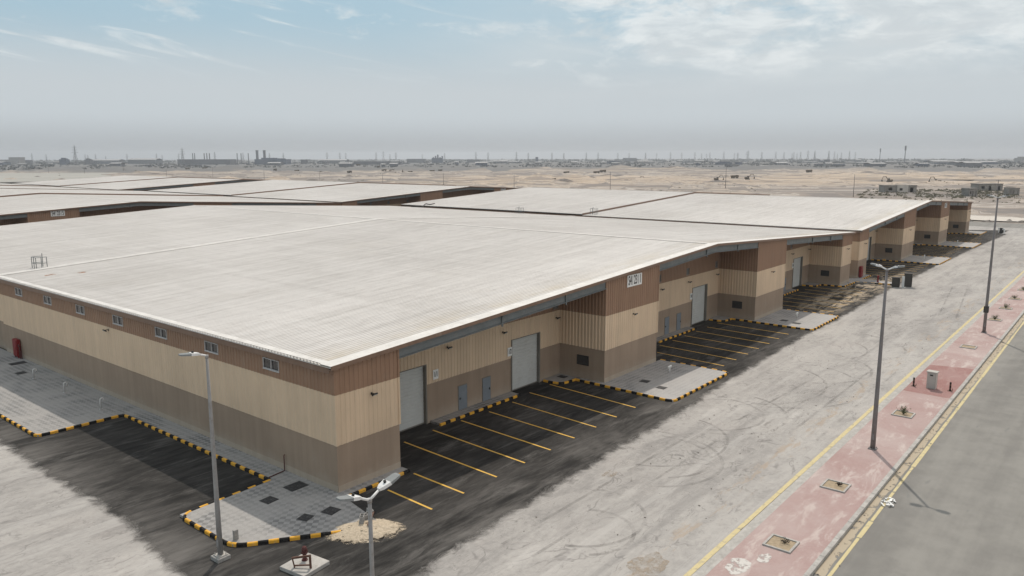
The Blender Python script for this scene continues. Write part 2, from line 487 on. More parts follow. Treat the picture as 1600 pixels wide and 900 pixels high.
def apron_mat():
    m, T, b = new_mat('dark_asphalt_surface')
    v = T.pos()
    x, y, z = T.xyz(v)
    n1 = T.noise(T.mapping(v, (0.10, 0.22, 1)), 1.0, 6, 0.65, 0.4)
    n2 = T.noise(T.mapping(v, (0.45, 1.6, 1), (0, 0, 0.1)), 1.0, 6, 0.7, 0.5)
    n2b = T.noise(T.mapping(v, (0.4, 2.2, 1), (0, 0, -0.35)), 1.0, 5, 0.7, 0.3)
    n3 = T.noise(v, 22, 3, 0.7)
    f = T.math('ADD', T.math('MULTIPLY', n1, 0.45), T.math('ADD', T.math('MULTIPLY', n2, 0.3), T.math('MULTIPLY', n2b, 0.25)))
    cc = T.mix(T.step(f, 0.40, 0.66), (0.014, 0.0137, 0.0133), (0.064, 0.060, 0.056))
    # dust carried in from the dusty lane at the open edges
    e1 = T.math('SUBTRACT', 1.0, T.step(y, -8.6, -3.6))
    e2 = T.math('SUBTRACT', 1.0, T.step(x, -9.2, -4.8))
    e = T.math('MAXIMUM', e1, e2)
    e = T.math('MULTIPLY', e, T.step(T.math('ADD', n1, T.math('MULTIPLY', n2b, 0.5)), 0.55, 0.95))
    cc = T.mix(T.math('MULTIPLY', e, 0.55), cc, (0.25, 0.235, 0.22))
    # wind blown sand between the third bay and the next building
    sx = T.box(x, 64.0, 100.0, 7.0)
    sy = T.box(y, -5.4, -0.6, 1.2)
    sand = T.math('MULTIPLY', T.math('MULTIPLY', sx, sy), T.step(T.noise(T.mapping(v, (0.30, 0.9, 1), (0, 0, 0.3)), 1.0, 8, 0.75, 1.0), 0.44, 0.56))
    cc = T.mix(T.math('MULTIPLY', sand, 0.85), cc, (0.46, 0.385, 0.29))
    spot = T.step(T.noise(v, 1.4, 7, 0.7), 0.68, 0.76)
    cc = T.mix(T.math('MULTIPLY', spot, 0.4), cc, (0.36, 0.34, 0.32))
    cc = T.mix(0.14, cc, T.mix(n3, (0.0, 0.0, 0.0), (0.17, 0.165, 0.16)))
    T.put(b.inputs['Base Color'], cc)
    ea = T.n.new('ShaderNodeAttribute'); ea.attribute_name = 'edge'
    ev = ea.outputs['Fac']
    en = T.math('ADD', T.math('MULTIPLY', T.noise(T.mapping(v, (0.7, 0.9, 1)), 1.0, 9, 0.75, 0.6), 1.15), T.math('MULTIPLY', n3, 0.35))
    eal = T.step(T.math('ADD', ev, T.math('SUBTRACT', en, 0.75)), 0.2, 0.7)
    T.put(b.inputs['Alpha'], eal)
    b.inputs['Specular IOR Level'].default_value = 0.06
    grey = T.math('MULTIPLY', T.step(T.noise(T.mapping(v, (0.18, 0.9, 1), (0, 0, -0.25)), 1.0, 8, 0.75, 0.6), 0.5, 0.7), 0.55)
    cc = T.mix(grey, cc, (0.165, 0.157, 0.148))
    T.put(b.inputs['Base Color'], cc)
    b.inputs['Roughness'].default_value = 0.85
    bump(T, b, n3, 0.3, 0.01)
    return m


def road_mat():
    m, T, b = new_mat('grey_road_surface')
    v = T.pos()
    n1 = T.noise(T.mapping(v, (0.03, 0.55, 1)), 1.0, 5, 0.6)
    n2 = T.noise(v, 0.6, 6, 0.65)
    n3 = T.noise(v, 18, 3, 0.7)
    f = T.math('ADD', T.math('MULTIPLY', n1, 0.55), T.math('MULTIPLY', n2, 0.45))
    cc = T.mix(T.step(f, 0.36, 0.66), (0.172, 0.164, 0.150), (0.262, 0.251, 0.228))
    cc = T.mix(0.2, cc, T.mix(n3, (0.07, 0.07, 0.07), (0.34, 0.335, 0.32)))
    patch = T.math('MULTIPLY', T.step(T.noise(T.mapping(v, (0.35, 1.3, 1)), 1.0, 3, 0.5), 0.66, 0.71), 0.5)
    cc = T.mix(patch, cc, (0.16, 0.16, 0.155))
    T.put(b.inputs['Base Color'], cc)
    b.inputs['Roughness'].default_value = 0.9
    bump(T, b, n3, 0.25, 0.01)
    return m


def walk_mat(name, lo, hi, dust):
    m, T, b = new_mat(name)
    v = T.pos()
    br = T.n.new('ShaderNodeTexBrick')
    T.l.new(T.mapping(v, (1, 1, 1), (0, 0, math.radians(45))), br.inputs['Vector'])
    br.inputs['Scale'].default_value = 5.0
    br.inputs['Color1'].default_value = (*lo, 1); br.inputs['Color2'].default_value = (*hi, 1)
    br.inputs['Mortar'].default_value = (lo[0] * .75, lo[1] * .8, lo[2] * .8, 1)
    br.inputs['Mortar Size'].default_value = 0.02
    n1 = T.noise(v, 0.22, 6, 0.68, 0.5)
    n2 = T.noise(T.mapping(v, (0.35, 1.1, 1)), 1.0, 7, 0.72, 0.4)
    cc = T.mix(T.math('MULTIPLY', T.step(n1, 0.3, 0.7), dust), br.outputs[0], (0.425, 0.345, 0.325))
    cc = T.mix(T.math('MULTIPLY', T.step(n2, 0.50, 0.66), dust), cc, (0.50, 0.43, 0.40))
    T.put(b.inputs['Base Color'], cc)
    b.inputs['Roughness'].default_value = 0.9
    return m


def paver_mat():
    m, T, b = new_mat('grey_paver_surface')
    v = T.pos()
    ck = T.n.new('ShaderNodeTexChecker')
    T.l.new(T.mapping(v, (1, 1, 1), (0, 0, math.radians(45)), (0, 0, 0.513)), ck.inputs['Vector'])
    ck.inputs['Scale'].default_value = 3.7
    ck.inputs['Color1'].default_value = (0.12, 0.12, 0.12, 1)
    ck.inputs['Color2'].default_value = (0.285, 0.28, 0.272, 1)
    n1 = T.noise(v, 0.45, 6, 0.65, 0.4)
    n2 = T.noise(v, 6, 4, 0.7)
    cc = T.mix(T.math('MULTIPLY', T.step(n1, 0.30, 0.62), 0.85), ck.outputs[0], (0.35, 0.335, 0.318))
    x, y, z = T.xyz(v)
    out = T.math('SUBTRACT', 1.0, T.step(y, -5.4, -1.5))
    cc = T.mix(T.math('MULTIPLY', T.math('MULTIPLY', out, T.step(x, 15, 20)), 0.6), cc, (0.46, 0.45, 0.44))
    cc = T.mix(0.25, cc, T.mix(n2, (0.08, 0.08, 0.08), (0.5, 0.49, 0.48)))
    T.put(b.inputs['Base Color'], cc)
    b.inputs['Roughness'].default_value = 0.9
    bump(T, b, n2, 0.3, 0.01)
    return m


def desert_mat():
    m, T, b = new_mat('desert_sand')
    v = T.pos()
    x, y, z = T.xyz(v)
    n0 = T.noise(v, 0.0022, 6, 0.6, 0.4)
    vr = T.mapping(v, (1, 1, 1), (0, 0, math.pi / 2 - YAW))
    rot = T.mapping(vr, (0.0030, 0.0105, 1))
    rot2 = T.mapping(vr, (0.012, 0.045, 1), (0, 0, 0), (3, 7, 0))
    n1 = T.noise(rot, 1.0, 9, 0.66, 1.0)
    n2 = T.noise(rot2, 1.0, 8, 0.68, 0.8)
    n3 = T.noise(v, 0.35, 5, 0.7)
    cc = T.mix(T.step(n0, 0.42, 0.56), (0.258, 0.220, 0.188), (0.385, 0.298, 0.215))
    cc = T.mix(T.math('MULTIPLY', T.step(n1, 0.52, 0.62), 0.7), cc, (0.49, 0.415, 0.335))
    cc = T.mix(T.math('MULTIPLY', T.math('SUBTRACT', 1.0, T.step(n1, 0.43, 0.50)), 0.85), cc, (0.175, 0.158, 0.147))
    cc = T.mix(T.math('MULTIPLY', T.step(n2, 0.52, 0.62), 0.7), cc, (0.165, 0.143, 0.126))
    pale = T.math('SUBTRACT', 1.0, T.step(T.math('ABSOLUTE', T.math('SUBTRACT', n1, 0.53)), 0.0, 0.016))
    cc = T.mix(T.math('MULTIPLY', pale, 0.6), cc, (0.60, 0.56, 0.52))
    cc = T.mix(T.math('MULTIPLY', T.step(n3, 0.6, 0.75), 0.35), cc, (0.2, 0.17, 0.14))
    # darker built up belt a long way off
    d = T.n.new('ShaderNodeVectorMath'); d.operation = 'LENGTH'; T.l.new(v, d.inputs[0])
    far = T.step(T.math('ADD', d.outputs['Value'], T.math('MULTIPLY', T.math('SUBTRACT', n0, 0.5), 1600.0)), 980, 1180)
    cc = T.mix(T.math('MULTIPLY', far, 0.9), cc, T.mix(n2, (0.075, 0.08, 0.085), (0.15, 0.148, 0.145)))
    T.put(b.inputs['Base Color'], cc)
    b.inputs['Roughness'].default_value = 0.95
    return m


def paint_line_mat(name, c, wear):
    m, T, b = new_mat(name)
    v = T.pos()
    n = T.noise(v, 3.0, 6, 0.75)
    cc = T.mix(T.math('MULTIPLY', T.step(n, 0.48, 0.7), wear), c, (0.30, 0.27, 0.22))
    T.put(b.inputs['Base Color'], cc)
    return m


def mark_mat(name, c, amount, scale=1.2):
    """thin worn film: tyre rubber, dust, spilled plaster"""
    m, T, b = new_mat(name)
    v = T.pos()
    T.put(b.inputs['Base Color'], c)
    b.inputs['Roughness'].default_value = 0.9
    a = T.math('MULTIPLY', T.step(T.noise(v, scale, 6, 0.7), 0.36, 0.66), amount)
    T.put(b.inputs['Alpha'], a)
    return m


M['roof'] = roof_mat()
M['dusty'] = dusty_road_mat()
M['apron'] = apron_mat()
M['road'] = road_mat()
M['walk'] = walk_mat('pink_paver_surface', (0.35, 0.235, 0.22), (0.39, 0.27, 0.25), 0.85)
M['walkred'] = walk_mat('red_paver_surface', (0.27, 0.135, 0.122), (0.32, 0.17, 0.155), 0.28)
M['paver'] = paver_mat()
M['desert'] = desert_mat()
M['line'] = paint_line_mat('parking_line_paint', (0.66, 0.40, 0.07), 0.45)
M['paleline'] = paint_line_mat('road_line_paint', (0.55, 0.465, 0.255), 0.85)
M['tyre'] = mark_mat('tyre_rubber', (0.15, 0.14, 0.132), 0.27, 0.4)
M['plaster'] = mark_mat('spilled_plaster', (0.55, 0.525, 0.495), 2.2, 4)
M['brownstain'] = mark_mat('brown_dust', (0.36, 0.30, 0.235), 0.75, 2)
M['sand'] = surf('loose_sand', (0.60, 0.49, 0.345), 0.97, 0.15, 3, 0, (0.40, 0.33, 0.25))
def pile_mat():
    m, T, b = new_mat('loose_sand_pile')
    v = T.obj()
    d = T.n.new('ShaderNodeVectorMath'); d.operation = 'LENGTH'
    T.l.new(T.mapping(v, (1 / 2.0, 1 / 1.3, 0)), d.inputs[0])
    n = T.noise(v, 2.6, 8, 0.75, 0.4)
    e = T.math('ADD', d.outputs['Value'], T.math('MULTIPLY', T.math('SUBTRACT', n, 0.5), 1.3))
    T.put(b.inputs['Alpha'], T.math('SUBTRACT', 1.0, T.step(e, 0.72, 0.98)))
    n2 = T.noise(v, 9, 5, 0.7)
    T.put(b.inputs['Base Color'], T.mix(T.step(n2, 0.3, 0.7), (0.38, 0.315, 0.235), (0.56, 0.475, 0.36)))
    b.inputs['Roughness'].default_value = 0.97
    bump(T, b, n2, 0.8, 0.06)
    return m


M['sandpile'] = pile_mat()
M['sandgutter'] = mark_mat('gutter_sand', (0.40, 0.34, 0.255), 5.0, 1.3)
M['rustfilm'] = mark_mat('rust_film', (0.36, 0.2, 0.12), 0.9, 2)
M['lot'] = surf('far_lot_surface', (0.33, 0.32, 0.29), 0.9, 0.1, 0.02, coord='pos')

# ------------------------------------------------------------------ ground
B0 = 90.74
PITCH_Y = 112.9


def site_mask(x, y):
    ex = max(-260 - x, x - 192, 0)
    ey = max(-160 - y, y - 345, 0)
    d = math.hypot(ex, ey)
    return min(1.0, d / 60.0)


def terrain_h(x, y):
    k = site_mask(x, y)
    if k <= 0:
        return -0.06
    d = math.hypot(x - CAM.x, y - CAM.y)
    amp = min(1.0, max(0.0, (d - 230) / 250)) * (1.0 if d < 1300 else max(0.15, 1 - (d - 1300) / 700))
    q = math.hypot(x - 408, y - 42)
    amp *= min(1.0, max(0.0, (q - 55) / 60))
    n = noise.fractal(Vector((x * 0.006, y * 0.006, 3.1)), 0.9, 2.1, 5)
    n2 = noise.fractal(Vector((x * 0.022, y * 0.022, 9.1)), 0.8, 2.1, 4)
    return -0.06 + k * amp * (5.0 * n + 6.5 * max(0, n2) ** 1.15 - 1.6)


mb = MB()
NA, NR = 540, 130
radii = [2.0 * (7900 / 2.0) ** (i / (NR - 1)) for i in range(NR)]
for i, rr in enumerate(radii):
    for j in range(NA):
        a = 2 * math.pi * j / NA
        x, y = CAM.x + rr * math.cos(a), CAM.y + rr * math.sin(a)
        mb.v.append((x, y, terrain_h(x, y)))
for i in range(NR - 1):
    for j in range(NA):
        j2 = (j + 1) % NA
        mb.f.append((i * NA + j, (i + 1) * NA + j, (i + 1) * NA + j2, i * NA + j2)); mb.m.append(0)
mb.f.append(tuple(range(NA))); mb.m.append(0)
struct(mb.build('desert_ground', M['desert'], smooth=True))


def sheet(name, pts, z, mat):
    m_ = MB(); m_.poly([(x, y, z) for x, y in pts]); return struct(m_.build(name, mat))


def wob(a, b, n, amp, seed, amp2=0.35):
    """uneven edge from a to b"""
    a, b = Vector(a), Vector(b)
    t = (b - a); p = Vector((-t.y, t.x)).normalized()
    out = []
    for i in range(n):
        s = i / (n - 1)
        q = a + t * s
        L = t.length * s
        w = amp * noise.noise(Vector((L * 0.06, seed, 0))) + amp2 * noise.noise(Vector((L * 0.5, seed, 4))) + amp2 * .4 * noise.noise(Vector((L * 2.3, seed, 8)))
        q = q + p * w
        out.append((q.x, q.y))
    return out


sheet('service_road', [(-120, -17.4), (196, -17.4), (204, 8), (204, 345), (-120, 345)], 0.0, M['dusty'])
front = [(-0.9, -8.55), (6.5, -8.2), (13.1, -7.85), (21.1, -7.7), (33, -7.0), (50, -6.35), (58.3, -6.5), (88.8, -5.9), (130.7, -6.2), (180, -7.4)]
edge = []
for a, b in zip(front[:-1], front[1:]):
    edge += wob(a, b, 40, 0.22, 2.0, 0.16)[:-1]
left = wob((-8.5, 120), (-8.4, 4.4), 160, 0.5, 6.0, 0.12) + wob((-8.6, 4.4), (-9.3, -3), 14, 0.3, 9.0, 0.1)[1:]
rim = left + [(-9.7, -6), (-10.6, -9.4), (-12.5, -13), (-9.3, -11.2), (-6, -9.7), (-3.4, -9.1)] + edge
def offset(path, d):
    out_ = []
    for i_ in range(len(path)):
        a_, b_ = Vector(path[max(0, i_ - 3)]), Vector(path[min(len(path) - 1, i_ + 3)])
        t_ = (b_ - a_).normalized()
        out_.append((path[i_][0] - t_.y * d, path[i_][1] + t_.x * d))
    return out_
rin, rout = offset(rim, 1.1), offset(rim, -0.55)
m_ = MB()
m_.poly([(x_, y_, 0.005) for x_, y_ in rin + [(189, -6.5), (184, 2), (184, 335), (-7.4, 335)]])
for i_ in range(len(rim) - 1):
    m_.quad((*rout[i_], 0.005), (*rout[i_ + 1], 0.005), (*rin[i_ + 1], 0.005), (*rin[i_], 0.005))
apron = struct(m_.build('asphalt_apron', M['apron']))
at_ = apron.data.attributes.new('edge', 'FLOAT', 'POINT')
nin = len(rin) + 4
for i_ in range(len(apron.data.vertices)):
    at_.data[i_].value = 1.0 if i_ < nin or (i_ - nin) % 4 >= 2 else 0.0


# pink walkway between the service road and the main road
walk = MB()
walk.box(-120, -21.1, -0.05, 420, -18.02, 0.15)
struct(walk.build('walkway', M['walk']))
k = MB()
k.box(-120, -18.02, -0.05, 420, -17.86, 0.145)
struct(k.build('walkway_edging', M['concrete'], bevel=0.015))
k = MB()
n = 0
x = -60.0
while x < 300:
    k.box(x, -21.32, -0.05, x + 0.985, -21.1, 0.168 + 0.004 * math.sin(x * 3.1))
    x += 1.0
struct(k.build('walkway_kerb', M['concrete'], bevel=0.015))
sheet('red_paving', [(37.0, -21.08), (46.9, -21.08), (46.1, -18.04), (37.1, -18.04)], 0.154, M['walkred'])
sheet('main_road', [(-120, -60), (420, -60), (420, -21.3), (-120, -21.3)], 0.004, M['road'])
sheet('gutter_strip', [(-120, -17.86), (420, -17.86), (420, -17.46), (-120, -17.46)], 0.004, M['concrete'])
ln = MB()
x = -60.0
while x < 190:
    L = RNG.uniform(2.5, 7)
    w = 0.125 + RNG.uniform(-0.015, 0.015)
    ln.quad((x, -17.33 - w, 0.009), (x + L - 0.05, -17.33 - w, 0.009), (x + L - 0.05, -17.33 + w, 0.009), (x, -17.33 + w, 0.009))
    x += L
x = -60.0
while x < 300:
    L = RNG.uniform(2, 6)
    w = 0.085 + RNG.uniform(-0.02, 0.02)
    ln.quad((x, -21.88 - w, 0.013), (x + L - 0.08, -21.88 - w, 0.013), (x + L - 0.08, -21.88 + w, 0.013), (x, -21.88 + w, 0.013))
    x += L
struct(ln.build('road_edge_lines', M['paleline']))
e1 = wob((-40, -21.72), (200, -21.72), 700, 0.12, 3.0, 0.10)
sheet('gutter_sand', [(-40, -21.33)] + e1 + [(200, -21.33)], 0.009, M['sandgutter'])

# bay lines
pk = MB()


def bayline(xf, yf, xn, yn, w=0.06):
    pk.quad((xn - w, yn, 0.011), (xn + w, yn, 0.011), (xf + w, yf, 0.011), (xf - w, yf, 0.011))


for xn, xf, yf in ((1.84, 1.98, -1.5), (4.17, 4.3, -1.0), (6.79, 7.2, 2.9), (9.27, 9.75, 3.0), (11.75, 12.2, 2.85), (14.24, 14.7, 2.6), (16.7, 17.3, 2.7), (19.2, 19.8, 3.1), (21.7, 22.4, 3.2)):
    bayline(xf, yf, xn, -4.88 + 0.01 * xn)
for b0 in (0.0, B0):
    for i in range(7):
        xn = b0 + 35.67 + 2.47 * i
        bayline(xn + 0.5, 1.6 if i == 0 else 2.7, xn, -4.85)
    for i in range(8):
        xn = b0 + 64.6 + 2.47 * i
        bayline(xn + 0.5, 2.7, xn, -4.85 if i < 4 else -3.8)
for i in range(7):
    xn = B0 + 5.9 + 2.47 * i
    bayline(xn + 0.5, 2.7, xn, -4.85)
struct(pk.build('parking_lines', M['line']))

# tyre marks on the dusty lane
tm = MB()


def arc(cx_, cy_, r, a0, a1, w, ky=1.0, rz=0.0):
    n_ = 40
    for i in range(n_):
        q = []
        for a, rad in ((a0 + (a1 - a0) * i / n_, r - w), (a0 + (a1 - a0) * (i + 1) / n_, r - w), (a0 + (a1 - a0) * (i + 1) / n_, r + w), (a0 + (a1 - a0) * i / n_, r + w)):
            x_, y_ = rad * math.cos(a), rad * ky * math.sin(a)
            q.append((cx_ + x_ * math.cos(rz) - y_ * math.sin(rz), cy_ + x_ * math.sin(rz) + y_ * math.cos(rz), TZ[0]))
        if all(-17.2 < p[1] < -8.0 for p in q):
            tm.quad(*q)
    TZ[0] += 0.0004


TZ = [0.0065]
for cx_, cy_, r, a0, a1 in ((14.5, -9.5, 4.2, -2.6, 0.4), (14.9, -9.7, 3.2, -2.4, 0.3), (17.5, -8.8, 4.6, -2.9, -0.1), (24, -9.0, 3.5, -2.7, 0), (24.6, -9.2, 4.6, -2.8, -0.2),
                             (33, -8.5, 6.0, -2.7, -0.4), (34, -8.3, 7.2, -2.7, -0.4), (40, -9, 5.5, -2.6, -0.2), (47, -9, 4.4, -2.7, -0.3), (49, -8.5, 6.4, -2.7, -0.3), (6, -11, 3.1, -2.8, 0.4), (4.8, -12, 2.2, -2.5, 0.6)):
    arc(cx_, cy_, r, a0, a1, 0.10, RNG.uniform(0.8, 1.1))
for i in range(5):
    y0 = RNG.uniform(-16.5, -9.5); x0 = RNG.uniform(0, 70); L = RNG.uniform(8, 26)
    dy_ = RNG.uniform(-0.12, 0.12)
    for off in (0, 1.7):
        if -17.1 < y0 + off < -8 and -17.1 < y0 + off + dy_ * L < -8:
            tm.quad((x0, y0 + off - .09, TZ[0]), (x0 + L, y0 + off + dy_ * L - .09, TZ[0]), (x0 + L, y0 + off + dy_ * L + .09, TZ[0]), (x0, y0 + off + .09, TZ[0]))
    TZ[0] += 0.0004
struct(tm.build('tyre_marks', M['tyre']))


def blot(name, cx_, cy_, rx, ry, z, mat, seed):
    pts_ = []
    for i in range(48):
        a = 2 * math.pi * i / 48
        k_ = 1 + 0.35 * noise.noise(Vector((math.cos(a) * 1.5, math.sin(a) * 1.5, seed))) + 0.15 * noise.noise(Vector((math.cos(a) * 5, math.sin(a) * 5, seed + 5)))
        pts_.append((cx_ + rx * k_ * math.cos(a), cy_ + ry * k_ * math.sin(a)))
    sheet(name, pts_, z, mat)


blot('plaster_stain', 6.0, -18.75, 0.75, 0.45, 0.158, M['plaster'], 1.0)
blot('plaster_stain', 7.25, -19.35, 0.42, 0.28, 0.158, M['plaster'], 4.0)
blot('dust_stain', 3.9, -15.7, 1.1, 0.7, 0.0125, M['brownstain'], 2.0)
blot('dust_stain', 11.0, -9.3, 0.5, 0.35, 0.0125, M['brownstain'], 7.0)

# ------------------------------------------------------------------ paved islands with striped kerbs
PZ = 0.13


def island(pts_):
    m_ = MB()
    i = len(pts_)
    m_.poly([(x, y, PZ) for x, y in pts_])
    for a in range(i):
        b = (a + 1) % i
        (x0, y0), (x1, y1) = pts_[a], pts_[b]
        m_.quad((x0, y0, -0.05), (x1, y1, -0.05), (x1, y1, PZ), (x0, y0, PZ))
    return struct(m_.build('paved_island', M['paver']))


def rounded(path, r=0.5, n=5):
    """round the inner corners of an open path"""
    out = [Vector(path[0])]
    for i in range(1, len(path) - 1):
        p, a, b = Vector(path[i]), Vector(path[i - 1]), Vector(path[i + 1])
        da, db = (a - p), (b - p)
        rr = min(r, da.length * .45, db.length * .45)
        s, e = p + da.normalized() * rr, p + db.normalized() * rr
        for k_ in range(n + 1):
            t = k_ / n
            out.append((1 - t) ** 2 * s + 2 * t * (1 - t) * p + t * t * e)
    out.append(Vector(path[-1]))
    return out


KERB_N = [0]


def kerb(path, label, r=0.5, h=0.165, w=0.075, step=0.46):
    P = rounded(path, r)
    # resample
    segs = [(P[i + 1] - P[i]).length for i in range(len(P) - 1)]
    tot = sum(segs)
    cnt = max(2, round(tot / step))

    def at(s):
        s = min(max(s, 0), tot - 1e-6)
        for i_, L_ in enumerate(segs):
            if s <= L_:
                d_ = (P[i_ + 1] - P[i_]).normalized()
                return P[i_] + d_ * s, d_
            s -= L_
        return P[-1], (P[-1] - P[-2]).normalized()
    m_ = MB()
    for c in range(cnt):
        s0, s1 = tot * c / cnt + 0.006, tot * (c + 1) / cnt - 0.006
        rings = []
        hh = h + RNG.uniform(-0.006, 0.006)
        for t in (0, 0.5, 1):
            p, d_ = at(s0 + (s1 - s0) * t)
            nn = Vector((-d_.y, d_.x))
            ring = []
            for o_, z_ in ((-w, -0.04), (-w, hh - 0.035), (-w + 0.03, hh), (w - 0.03, hh), (w, hh - 0.035), (w, -0.04)):
                ring.append((p.x + nn.x * o_, p.y + nn.y * o_, z_))
            rings.append(ring)
        mi = c % 2
        for q in range(2):
            for e_ in range(5):
                m_.quad(rings[q][e_], rings[q + 1][e_], rings[q + 1][e_ + 1], rings[q][e_ + 1], mi)
        m_.poly(list(reversed(rings[0])), mi); m_.poly(rings[-1], mi)
    o = m_.build('kerb', [M['yellow'], M['kerbblack']])
    tag(o, label, 'kerb', 'black and yellow striped kerbs')
    return o


island([(0.0, 60), (-6.55, 60), (-6.5, 21.1), (-1.25, 21.1), (-1.25, 4.15), (-6.35, 3.95), (-6.35, -0.65), (-2.2, -3.6), (-0.9, -4.4), (-0.15, -0.6), (4.3, -0.6), (4.3, -0.02), (0, -0.02)])
kerb([(-6.62, 60), (-6.55, 21.05), (-1.3, 21.0), (-1.26, 4.2)], 'long striped kerb along the side paving left of the nearest warehouse', 0.5)
kerb([(-1.3, 4.1), (-6.0, 3.9), (-6.4, 3.55), (-6.42, -0.7), (-2.1, -3.68), (-1.75, -3.85)], 'striped kerb round the checkered corner paving beside the lamp pole base', 0.7)
kerb([(-0.16, -0.66), (4.3, -0.63)], 'short striped kerb right below the front face of the corner pier')
island([(10.65, 4.2), (10.65, 3.3), (18.75, 3.25), (18.85, 4.2)])
kerb([(10.6, 3.2), (18.8, 3.15)], 'striped kerb before the two grey doors between shutters 1/1 and 1/2')
def bay_corner(b0, label):
    island([(b0 + 22.75, 4.2), (b0 + 22.8, 3.1), (b0 + 23.6, 2.4), (b0 + 25.1, 2.2), (b0 + 25.1, 4.2)])
    return kerb([(b0 + 22.7, 4.0), (b0 + 22.8, 2.4), (b0 + 24.5, 2.3)], label, 0.9)


bay_corner(0, 'small curved striped kerb in the recess corner right of shutter 1/2')


def pier_island(x0, x1, label, y1=-6.15):
    island([(x0 + .07, 2.35), (x0 - 0.1, y1 + .07), (x1, y1 + .07), (x1, -0.02), (x0 + 0.55, -0.02), (x0 + .55, 2.35)])
    return kerb([(x0, 2.3), (x0 - 0.18, y1), (x1 + .06, y1), (x1 + .06, -0.05)], label, 0.6)


pier_island(24.5, 33.7, 'striped kerb round the paved island in front of the S4 23 1 pier')
island([(39.5, 4.2), (39.5, 3.3), (46.9, 3.25), (47.0, 4.2)])
kerb([(39.45, 3.2), (46.95, 3.15)], 'striped kerb before the grey doors in the second recess of the nearest warehouse')
bay_corner(29.0, 'small curved striped kerb in the second recess corner beside the third pier')
pier_island(53.55, 62.0, 'striped kerb round the paler paved island in front of the third pier')
island([(68.5, 4.2), (68.5, 3.3), (76.0, 3.25), (76.1, 4.2)])
kerb([(68.45, 3.2), (76.05, 3.15)], 'striped kerb before the grey doors in the third recess of the nearest warehouse')
island([(80.2, 4.2), (80.3, 3.1), (81.5, 2.3), (82.3, 2.2), (82.35, -0.6), (86.95, -0.7), (88.4, -5.5), (90.0, -5.5), (90.6, -0.7), (95.2, -0.7), (95.2, -0.02), (B0, -0.02), (87, 4.2)])
kerb([(80.15, 4.0), (80.3, 2.3), (82.25, 2.15), (82.28, -0.7), (87.2, -0.8)], 'striped kerb wrapping the far end pier of the nearest warehouse')
kerb([(87.3, -0.8), (88.25, -5.6), (90.1, -5.6)], 'striped kerb running out to the grey electrical boxes between the buildings', 0.4)
kerb([(90.7, -0.78), (95.2, -0.75)], 'faded striped kerb under the first pier of the far warehouse')
bay_corner(B0, 'small curved striped kerb in the first recess corner of the far warehouse')
pier_island(B0 + 23.3, B0 + 33.2, 'striped kerb round the paved island at the far warehouse second pier', -6.0)
bay_corner(B0 + 29.0, 'small curved striped kerb in the second recess corner of the far warehouse')
pier_island(B0 + 52.6, B0 + 62.0, 'striped kerb round the paved island at the far warehouse third pier', -6.2)
island([(B0 + 82.3, 2.2), (B0 + 82.3, -0.02), (B0 + 82.3, -3), (B0 + 90, -3), (B0 + 90, 4), (B0 + 87, 4)])
kerb([(B0 + 80.2, 3.6), (B0 + 82.2, 2.2), (B0 + 82.3, -3.1), (B0 + 90, -3.1)], 'striped kerb at the outer end of the far warehouse row')

# ------------------------------------------------------------------ warehouse
WX, LY, UY = 87.0, 92.8, 46.4
Z1, Z2 = 2.65, 5.28
EAVE, RIDGE = 6.87, 9.08
REC = 4.15
PIERS = ((0, 4.25), (25.0, 33.0), (54.0, 62.0), (82.75, 87.0))
BAYC = (14.65, 43.5, 72.35)


def rz(x):
    return EAVE + (RIDGE - EAVE) * (1 - abs(x - WX / 2) / (WX / 2))


def ribsheet(m_, org, u, nrm, s0, s1, zlo, zhi, mi, pitch=0.30, depth=0.035, base=0.015, openings=()):
    """ribbed cladding: org + u*s, ribs pushed out along nrm, between heights zlo(s) and zhi(s)"""
    org, u, nrm = Vector(org), Vector(u), Vector(nrm)
    zl = zlo if callable(zlo) else (lambda s: zlo)
    zh = zhi if callable(zhi) else (lambda s: zhi)
    ss = [(s0, 0), (s1, 0)]
    k_ = math.floor(s0 / pitch)
    while k_ * pitch < s1:
        a = k_ * pitch
        for ds, o_ in ((0.0, 0), (0.10, 1), (0.34, 1), (0.44, 0)):
            t = a + ds * pitch
            if s0 < t < s1:
                ss.append((t, o_))
        k_ += 1
    for a, b, za, zb in openings:
        ss += [(a, 0), (b, 0)]
    ss.sort()
    for (a, oa), (b, ob) in zip(ss[:-1], ss[1:]):
        if b - a < 1e-5:
            continue
        spans = [(zl, zh)]
        mid = (a + b) / 2
        for (p, q, za, zb) in openings:
            if p < mid < q:
                spans = []
                if za is not None:
                    spans.append((zl, lambda s, za=za: za))
                if zb is not None:
                    spans.append((lambda s, zb=zb: zb, zh))
        pa, pb = org + u * a + nrm * (base + depth * oa), org + u * b + nrm * (base + depth * ob)
        for lo, hi in spans:
            if hi(mid) - lo(mid) < 0.01:
                continue
            m_.quad((pa.x, pa.y, lo(a)), (pb.x, pb.y, lo(b)), (pb.x, pb.y, hi(b)), (pa.x, pa.y, hi(a)), mi)
        

def flatwall(m_, org, u, s0, s1, z0, z1, mi, openings=()):
    org, u = Vector(org), Vector(u)
    cuts = sorted({s0, s1, *[a for a, b, c, d in openings], *[b for a, b, c, d in openings]})
    for a, b in zip(cuts[:-1], cuts[1:]):
        if b - a < 1e-5 or any(p <= (a + b) / 2 <= q for p, q, _, _ in openings):
            continue
        A, B_ = org + u * a, org + u * b
        m_.quad((A.x, A.y, z0), (B_.x, B_.y, z0), (B_.x, B_.y, z1), (A.x, A.y, z1), mi)


